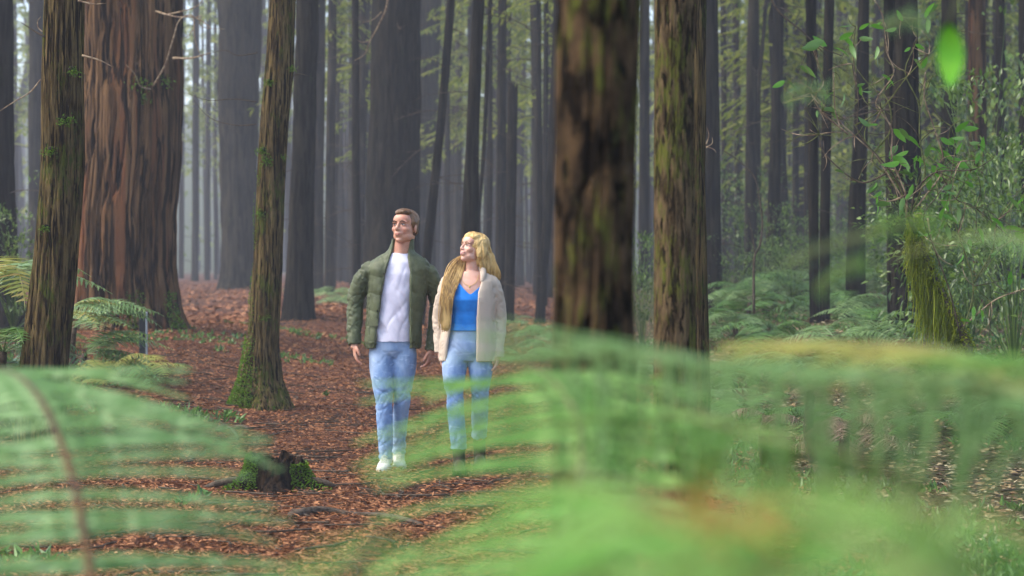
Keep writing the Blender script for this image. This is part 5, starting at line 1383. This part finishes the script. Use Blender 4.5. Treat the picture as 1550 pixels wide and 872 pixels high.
def woman():
    g0 = P(708, 718, 13.74); gz = float(H(g0.x, 13.74)); k = 13.74 / F
    root = empty('person', (g0.x, 13.74, gz), 'woman with long blonde hair in cream jacket and blue top, smiling up at the man', 'person')
    root.scale = (1, 1, (P(708, 353, 13.74).z - gz) / 1.665)
    hc = (.035, -.01, 1.558); HT = Matrix.Translation(hc) @ Matrix.Rotation(-R(52), 4, 'Z') @ Matrix.Rotation(-R(14), 4, 'X') @ Matrix.Scale(.9, 4)
    hd = head_parts(1, False).mesh('h', M['skin_f']); hd.transform(HT)
    hv = np.empty(len(hd.vertices) * 3); hd.vertices.foreach_get('co', hv); hv = hv.reshape(-1, 3)
    hf = np.array([list(p.vertices) + ([p.vertices[2]] if len(p.vertices) == 3 else []) for p in hd.polygons])
    mb = MB(); mb.add(hv, hf)
    mb.add(*limb([(.025, .02, 1.36, .062), (.032, .012, 1.42, .05), (.038, .008, 1.48, .048), (.045, .01, 1.52, .05)], 12, 24))
    bodyr = [(.78, -.005, .01, .11, .09), (.86, -.005, .01, .155, .105), (.93, -.0, .01, .148, .10), (1.03, .0, .005, .118, .085), (1.12, .005, 0, .125, .09), (1.2, .008, -.008, .138, .108), (1.27, .012, -.0, .142, .10), (1.33, .018, .0, .15, .083), (1.365, .022, .005, .13, .07), (1.4, .026, .01, .075, .058)]
    bf = interp_rings(bodyr)
    mb.add(*loft([(bf(z)[0], bf(z)[1], z, bf(z)[2], bf(z)[3]) for z in np.linspace(.78, 1.4, 30)], 40))
    EL, WL = (-.195, .06, 1.09), (-.185, .03, .82); ER, WR = (.222, .045, 1.085), (.208, -.01, .825)
    mb.add(*limb([(-.1, 0, 1.34, .04), (-.135, 0, 1.315, .044), (-.172, .03, 1.2, .038), (*EL, .034), (-.19, .045, .95, .031), (*WL, .023)], 22, 16))
    mb.add(*limb([(.14, 0, 1.34, .04), (.175, 0, 1.315, .044), (.205, .03, 1.2, .038), (*ER, .034), (.215, .02, .95, .031), (*WR, .023)], 22, 16))
    for w_, e_, inn, cu in ((WL, EL, (1, .1, 0), .4), (WR, ER, (-1, .1, 0), .45)):
        h = hand(w_, e_, inn, cu, .88); base = 0
        for v, f in zip(h.v, h.f): mb.add(v, f - base); base += len(v)
    mb.add(*limb([(-.08, 0, .86, .08), (-.085, -.04, .7, .062), (-.082, -.08, .52, .036), (-.07, -.09, .3, .03), (-.06, -.09, .12, .024)], 20, 16))
    mb.add(*limb([(.08, 0, .86, .08), (.085, -.01, .7, .062), (.082, .0, .53, .036), (.08, .12, .33, .03), (.078, .165, .19, .024)], 20, 16))
    obj('body', bake(mb, 'body', M['skin_f'], .004, 6), root)
    face_parts(root, root, HT, False, dict(white=M['eye_white'], iris=M['iris'], brow=M['brow_f'], lips=M['lips_f']))
    # hair: cap plus long flowing locks
    hair = MB(); g = np.random.default_rng(9)
    def hp(x, y, z): return HT @ Vector((x, y, z))
    cap = MB(); cap.add(*ell((0, .038, .04), (.094, .098, .09))); cap.add(*ell((0, -.02, .085), (.068, .06, .04), (.3, 0, 0)))
    for s in (1, -1): cap.add(*ell((s * .072, .035, -.01), (.022, .045, .07)))
    cap.add(*ell((0, .07, -.05), (.075, .055, .09)))
    HTi = HT.inverted()
    for vv, ff in [loft([(.06, .05, 1.62, .05, .06), (.078, .045, 1.58, .072, .075), (.088, .045, 1.54, .078, .08), (.10, .045, 1.48, .083, .075), (.118, .045, 1.42, .08, .065), (.135, .05, 1.375, .06, .05)][::-1], 28)]:
        cap.add(np.array([list(HTi @ Vector(q)) for q in vv]), ff)
    cm = bake(cap, 'hair', M['hair_f'], .005, 2, lambda co, no: .007 * (1 - 2.5 * np.abs(fbm(co[:, 0] * 45, co[:, 1] * 45, co[:, 2] * 7, 2, 3)))); cm.transform(HT)
    ho = obj('hair', cm, root)
    def lock(ps, r, n=22):
        q = resample([[*p] for p in ps], n); q[1:-1] += np.stack([.006 * np.sin(np.linspace(0, 9, n) + ph[0]), .005 * np.sin(np.linspace(0, 8, n) + ph[1]), 0 * np.linspace(0, 1, n)], 1)[1:-1]
        s = np.linspace(0, 1, n); hair.add(*tube(q, r * np.clip(1.35 - s, .0, 1) ** .7 * np.clip(s * 6 + .45, 0, 1) + .0008, 7, True, .6))
    # viewer-left fall (over the far shoulder, down the front to the waist)
    for i in range(260):
        ph = g.random(2) * 6; u = g.random(); w_ = g.normal(0, 1)
        top = hp(g.uniform(-.03, .03), g.uniform(-.0, .05), .12) if i % 2 else hp(.06, .05, .07)
        L = g.uniform(.75, 1.0)
        lock([hp(.075 - .02 * u, .03 + .04 * u, .02), (.0 - .085 * u + .006 * w_, .01 - .03 * u, 1.475), (-.055 - .10 * u + .006 * w_, -.075 - .02 * u, 1.345), (-.105 - .065 * u + .008 * w_, -.135, 1.22), (-.12 - .045 * u + .010 * w_, -.145, 1.22 - .11 * L), (-.132 + .010 * w_ - .035 * u, -.145, 1.22 - .24 * L)], g.uniform(.0025, .005))
    # near side: from the parting down the cheek and back over the near shoulder
    for i in range(330):
        ph = g.random(2) * 6; u = g.random(); w_ = g.normal(0, 1)
        a = hp(g.uniform(-.02, .02), -.055 + .12 * u, .118 - .02 * u * u)
        b = hp(-.094 - .004 * abs(w_), -.03 + .11 * u, .045 - .02 * u)
        c = (.085 + .075 * u + .004 * w_, -.045 + .06 * u, 1.53)
        lock([a, b, c, (.085 + .10 * u + .006 * w_, -.045 + .05 * u, 1.46), (.105 + .10 * u + .008 * w_, -.045 + .05 * u, 1.41 - .02 * g.random()), (.12 + .09 * u + .01 * w_, -.035 + .06 * u, 1.365 - .03 * g.random())], g.uniform(.0025, .0045))
    for i in range(40):
        ph = g.random(2) * 6; u = g.random()
        a = hp(g.uniform(-.03, .03), -.05 + .1 * u, .12); lock([a, hp(.075, .0 + .07 * u, .05), hp(.08, .05, -.06), (-.02 + .02 * u, .05, 1.45), (-.04, .07, 1.36)], .009)
    for i in range(36):
        ph = g.random(2) * 6; u = g.uniform(-1, 1)
        lock([hp(u * .05, .09, .09), hp(u * .07, .12, .0), (.06 + .07 * u, .1, 1.46), (.06 + .09 * u, .12, 1.36), (.06 + .08 * u, .12, 1.28)], .011)
    obj('hair_lock', hair.mesh('hair_lock', M['hair_f']), ho)
    # blue top
    topf = lambda z: (bf(z)[0], bf(z)[1], bf(z)[2] + .008, bf(z)[3] + .008)
    seg, rows = 120, 46; th = np.arange(seg) / seg * 2 * math.pi; V = []
    fx = bf(1.3)[0] - .045
    for i in range(rows):
        for lay in (0,):
            xf_ = np.cos(th); front = np.sin(th) < 0
            xx = .15 * xf_ + .012 - (-.035)
            zt = np.where(front, 1.238 + np.clip((np.abs(.15 * xf_ + .012 - .022) ** 1.25) * 1.9, 0, .14), 1.33)
            zt = np.minimum(zt, 1.35); z = .985 + (zt - .985) * i / (rows - 1)
            c = np.array([topf(q) for q in z]); V.append(np.stack([c[:, 0] + c[:, 2] * xf_, c[:, 1] + c[:, 3] * np.sin(th), z], 1))
    v = np.concatenate(V); v += np.stack([np.cos(np.tile(th, rows)), np.sin(np.tile(th, rows)), np.zeros(len(v))], 1) * (.0025 * fbm(v[:, 0] * 7, v[:, 1] * 7, v[:, 2] * 26, 4, 3))[:, None]
    i = np.arange(rows - 1)[:, None] * seg; j = np.arange(seg)[None]; kk = (j + 1) % seg
    me = mesh_np('top', v, np.stack([i + j, i + kk, i + seg + kk, i + seg + j], -1).reshape(-1, 4), M['top_b']); to = obj('top', me, root)
    sm = to.modifiers.new('thickness', 'SOLIDIFY'); sm.thickness = .006; sm.offset = 1
    # necklace
    q = [(.025 + .06 * math.cos(a) * 1.0, -.055 - .03 * (1 - abs(math.cos(a))) , 1.375 - .075 * math.sin(a)) for a in np.linspace(0, math.pi, 15)]
    q = [(x - .01, bf(z)[1] - bf(z)[3] * math.sqrt(max(.05, 1 - ((x - .01 - bf(z)[0]) / bf(z)[2]) ** 2)) - .003, z) for x, y, z in q]
    mb = MB(); mb.add(*tube(q, .0016, 6)); mb.add(*ell((q[7][0], q[7][1] - .002, q[7][2] - .008), (.006, .003, .008))); obj('necklace', mb.mesh('necklace', M['gold']), root)
    # jeans
    mb = MB()
    mb.add(*loft([(0, .008, 1.02, .126, .094), (0, .01, .97, .140, .104), (-.003, .01, .9, .162, .118), (-.005, .01, .84, .168, .118), (-.003, .01, .775, .155, .10)], 40))
    mb.add(*limb([(-.085, 0, .84, .088), (-.092, -.03, .73, .087), (-.092, -.06, .62, .074), (-.085, -.08, .52, .062), (-.078, -.085, .40, .060), (-.068, -.09, .28, .058), (-.06, -.09, .185, .057), (-.06, -.09, .165, .061)], 40, 24))
    mb.add(*limb([(.08, 0, .84, .088), (.09, -.015, .73, .085), (.088, -.02, .62, .072), (.083, 0, .53, .062), (.083, .06, .42, .060), (.08, .12, .33, .058), (.078, .155, .255, .055), (.078, .165, .235, .059)], 40, 24))
    def jd(co, no):
        z = co[:, 2]; kq = .25 + 1.0 * np.exp(-((z - .52) / .09) ** 2) + 1.2 * np.exp(-((z - .22) / .08) ** 2) + .35 * np.exp(-((z - .85) / .06) ** 2)
        return creases(.005, 7, 15, 17, .9, .11)(co, no) * kq
    obj('jeans', bake(mb, 'jeans', M['jeans_f'], .0062, 2, jd), root)
    mb = MB(); mb.add(*ell((-.012, -.09, 1.0), (.007, .005, .007))); obj('button', mb.mesh('button', M['twig']), root)
    # jacket
    jr = [(.775, .005, .01, .205, .138), (.9, .005, .01, .20, .14), (1.05, .01, .005, .172, .128), (1.18, .014, .0, .178, .135), (1.27, .018, 0, .184, .13), (1.33, .022, .0, .178, .115), (1.365, .025, .005, .152, .098), (1.395, .028, .012, .112, .085), (1.43, .03, .016, .09, .078), (1.455, .03, .018, .098, .085)]
    jf = interp_rings(jr)
    def half(side):
        def f(z):
            xo = np.interp(z, [.775, .9, 1.1, 1.25, 1.35, 1.455], [-.148, -.135, -.11, -.096, -.085, -.06] if side < 0 else [.055, .057, .062, .07, .10, .12])
            cx, cy_, a, b = jf(z); s = (xo - cx) / a; return math.asin(max(-.98, min(.98, s))) * (1 if side > 0 else -1)
        return f
    mb = MB(); mb.add(*shell(np.linspace(.775, 1.45, 66), jf, half(-1), half(1), .018, 90))
    mb.add(*limb([(-.09, 0, 1.345, .05), (-.13, 0, 1.315, .062), (-.17, .03, 1.2, .056), (-.195, .06, 1.09, .053), (-.19, .045, .96, .05), (-.186, .03, .83, .044)], 36, 24))
    mb.add(*limb([(.13, 0, 1.34, .05), (.168, 0, 1.31, .058), (.203, .03, 1.2, .053), (.222, .045, 1.085, .05), (.216, .02, .95, .046), (.208, -.01, .845, .041), (.208, -.012, .80, .042)], 36, 24))
    # collar leaves
    mb.add(*limb([(.10, -.095, 1.33, .012), (.108, -.075, 1.375, .02), (.10, -.02, 1.415, .024), (.06, .05, 1.425, .024), (.02, .085, 1.43, .024)], 24, 12))
    def jk(co, no):
        x, y, z = co.T; arm = (x > .17) | (x < -.16)
        wr = 1 - 2 * np.abs(fbm(x * 8, y * 8, (z + x * .3) * 22, 41, 2))
        return arm * .0015 * wr + arm * creases(.004, 8, 18, 15, .8, .12)(co, no) + (1 - arm) * wrinkle(.0025, 9, 4, 25, .3)(co, no)
    obj('jacket', bake(mb, 'jacket', M['jacket_b'], .0055, 1, jk), root)
    sy = lambda x, z: jf(z)[1] - jf(z)[3] * math.sqrt(max(.05, 1 - (abs((x - jf(z)[0]) / jf(z)[2])) ** 2)) * 1.03
    obj('pocket_flap', patch(.118, 1.20, .076, .035, sy, 'pocket_flap', M['jacket_b'], .008), root); obj('pocket', patch(.118, 1.15, .07, .1, sy, 'pocket', M['jacket_b'], .003), root)
    obj('pocket', patch(.122, .92, .08, .12, sy, 'pocket', M['jacket_b'], .003), root); obj('cuff', (lambda m_: (m_.add(*limb([(.209, -.01, .852, .045), (.208, -.012, .80, .045)], 6, 20)), m_.mesh('cuff', M['jacket_b']))[1])(MB()), root)
    # boots
    for toe, heel, top in (((-.05, -.30), (-.058, -.055), (-.06, -.09, .17)),):
        a_, b2 = MB(), MB(); shoe(a_, b2, toe, heel, .042, .085, .0, top, True); so = obj('boot', bake(b2, 'boot', M['boot'], .005, 2), root); obj('sole', a_.mesh('sole', M['dark'], False), so)
    a_, b2 = MB(), MB(); shoe(a_, b2, (.085, .0), (.078, .24), .042, .085, 0, (.078, .17, .2), True)
    bm = bake(b2, 'boot', M['boot'], .005, 2); so = obj('boot', bm, root, loc=(0, 0, .01)); obj('sole', a_.mesh('sole', M['dark'], False), so)
    return root
woman()
# ------------------------------------------------------------------ haze
def haze():
    x0, x1, y0, y1, z0, z1 = -250, 250, -14, 425, -2.2, 82
    v = [[x, y, z] for z in (z0, z1) for x, y in ((x0, y0), (x1, y0), (x1, y1), (x0, y1))]
    f = np.array([[0, 3, 2, 1], [4, 5, 6, 7], [0, 1, 5, 4], [1, 2, 6, 5], [2, 3, 7, 6], [3, 0, 4, 7]])
    m = bpy.data.materials.new('mist'); m.use_nodes = True; t = m.node_tree
    t.nodes.remove(t.nodes['Principled BSDF'])
    vol = t.nodes.new('ShaderNodeVolumePrincipled'); vol.inputs['Density'].default_value = .0016
    vol.inputs['Color'].default_value = (.84, .86, .95, 1); vol.inputs['Anisotropy'].default_value = 0.1
    t.links.new(vol.outputs[0], t.nodes['Material Output'].inputs['Volume'])
    o = obj('haze', mesh_np('haze', np.array(v, float), f, m, False)); tag(o, 'pale mist hanging between the trunks', None, None, 'stuff')
haze()
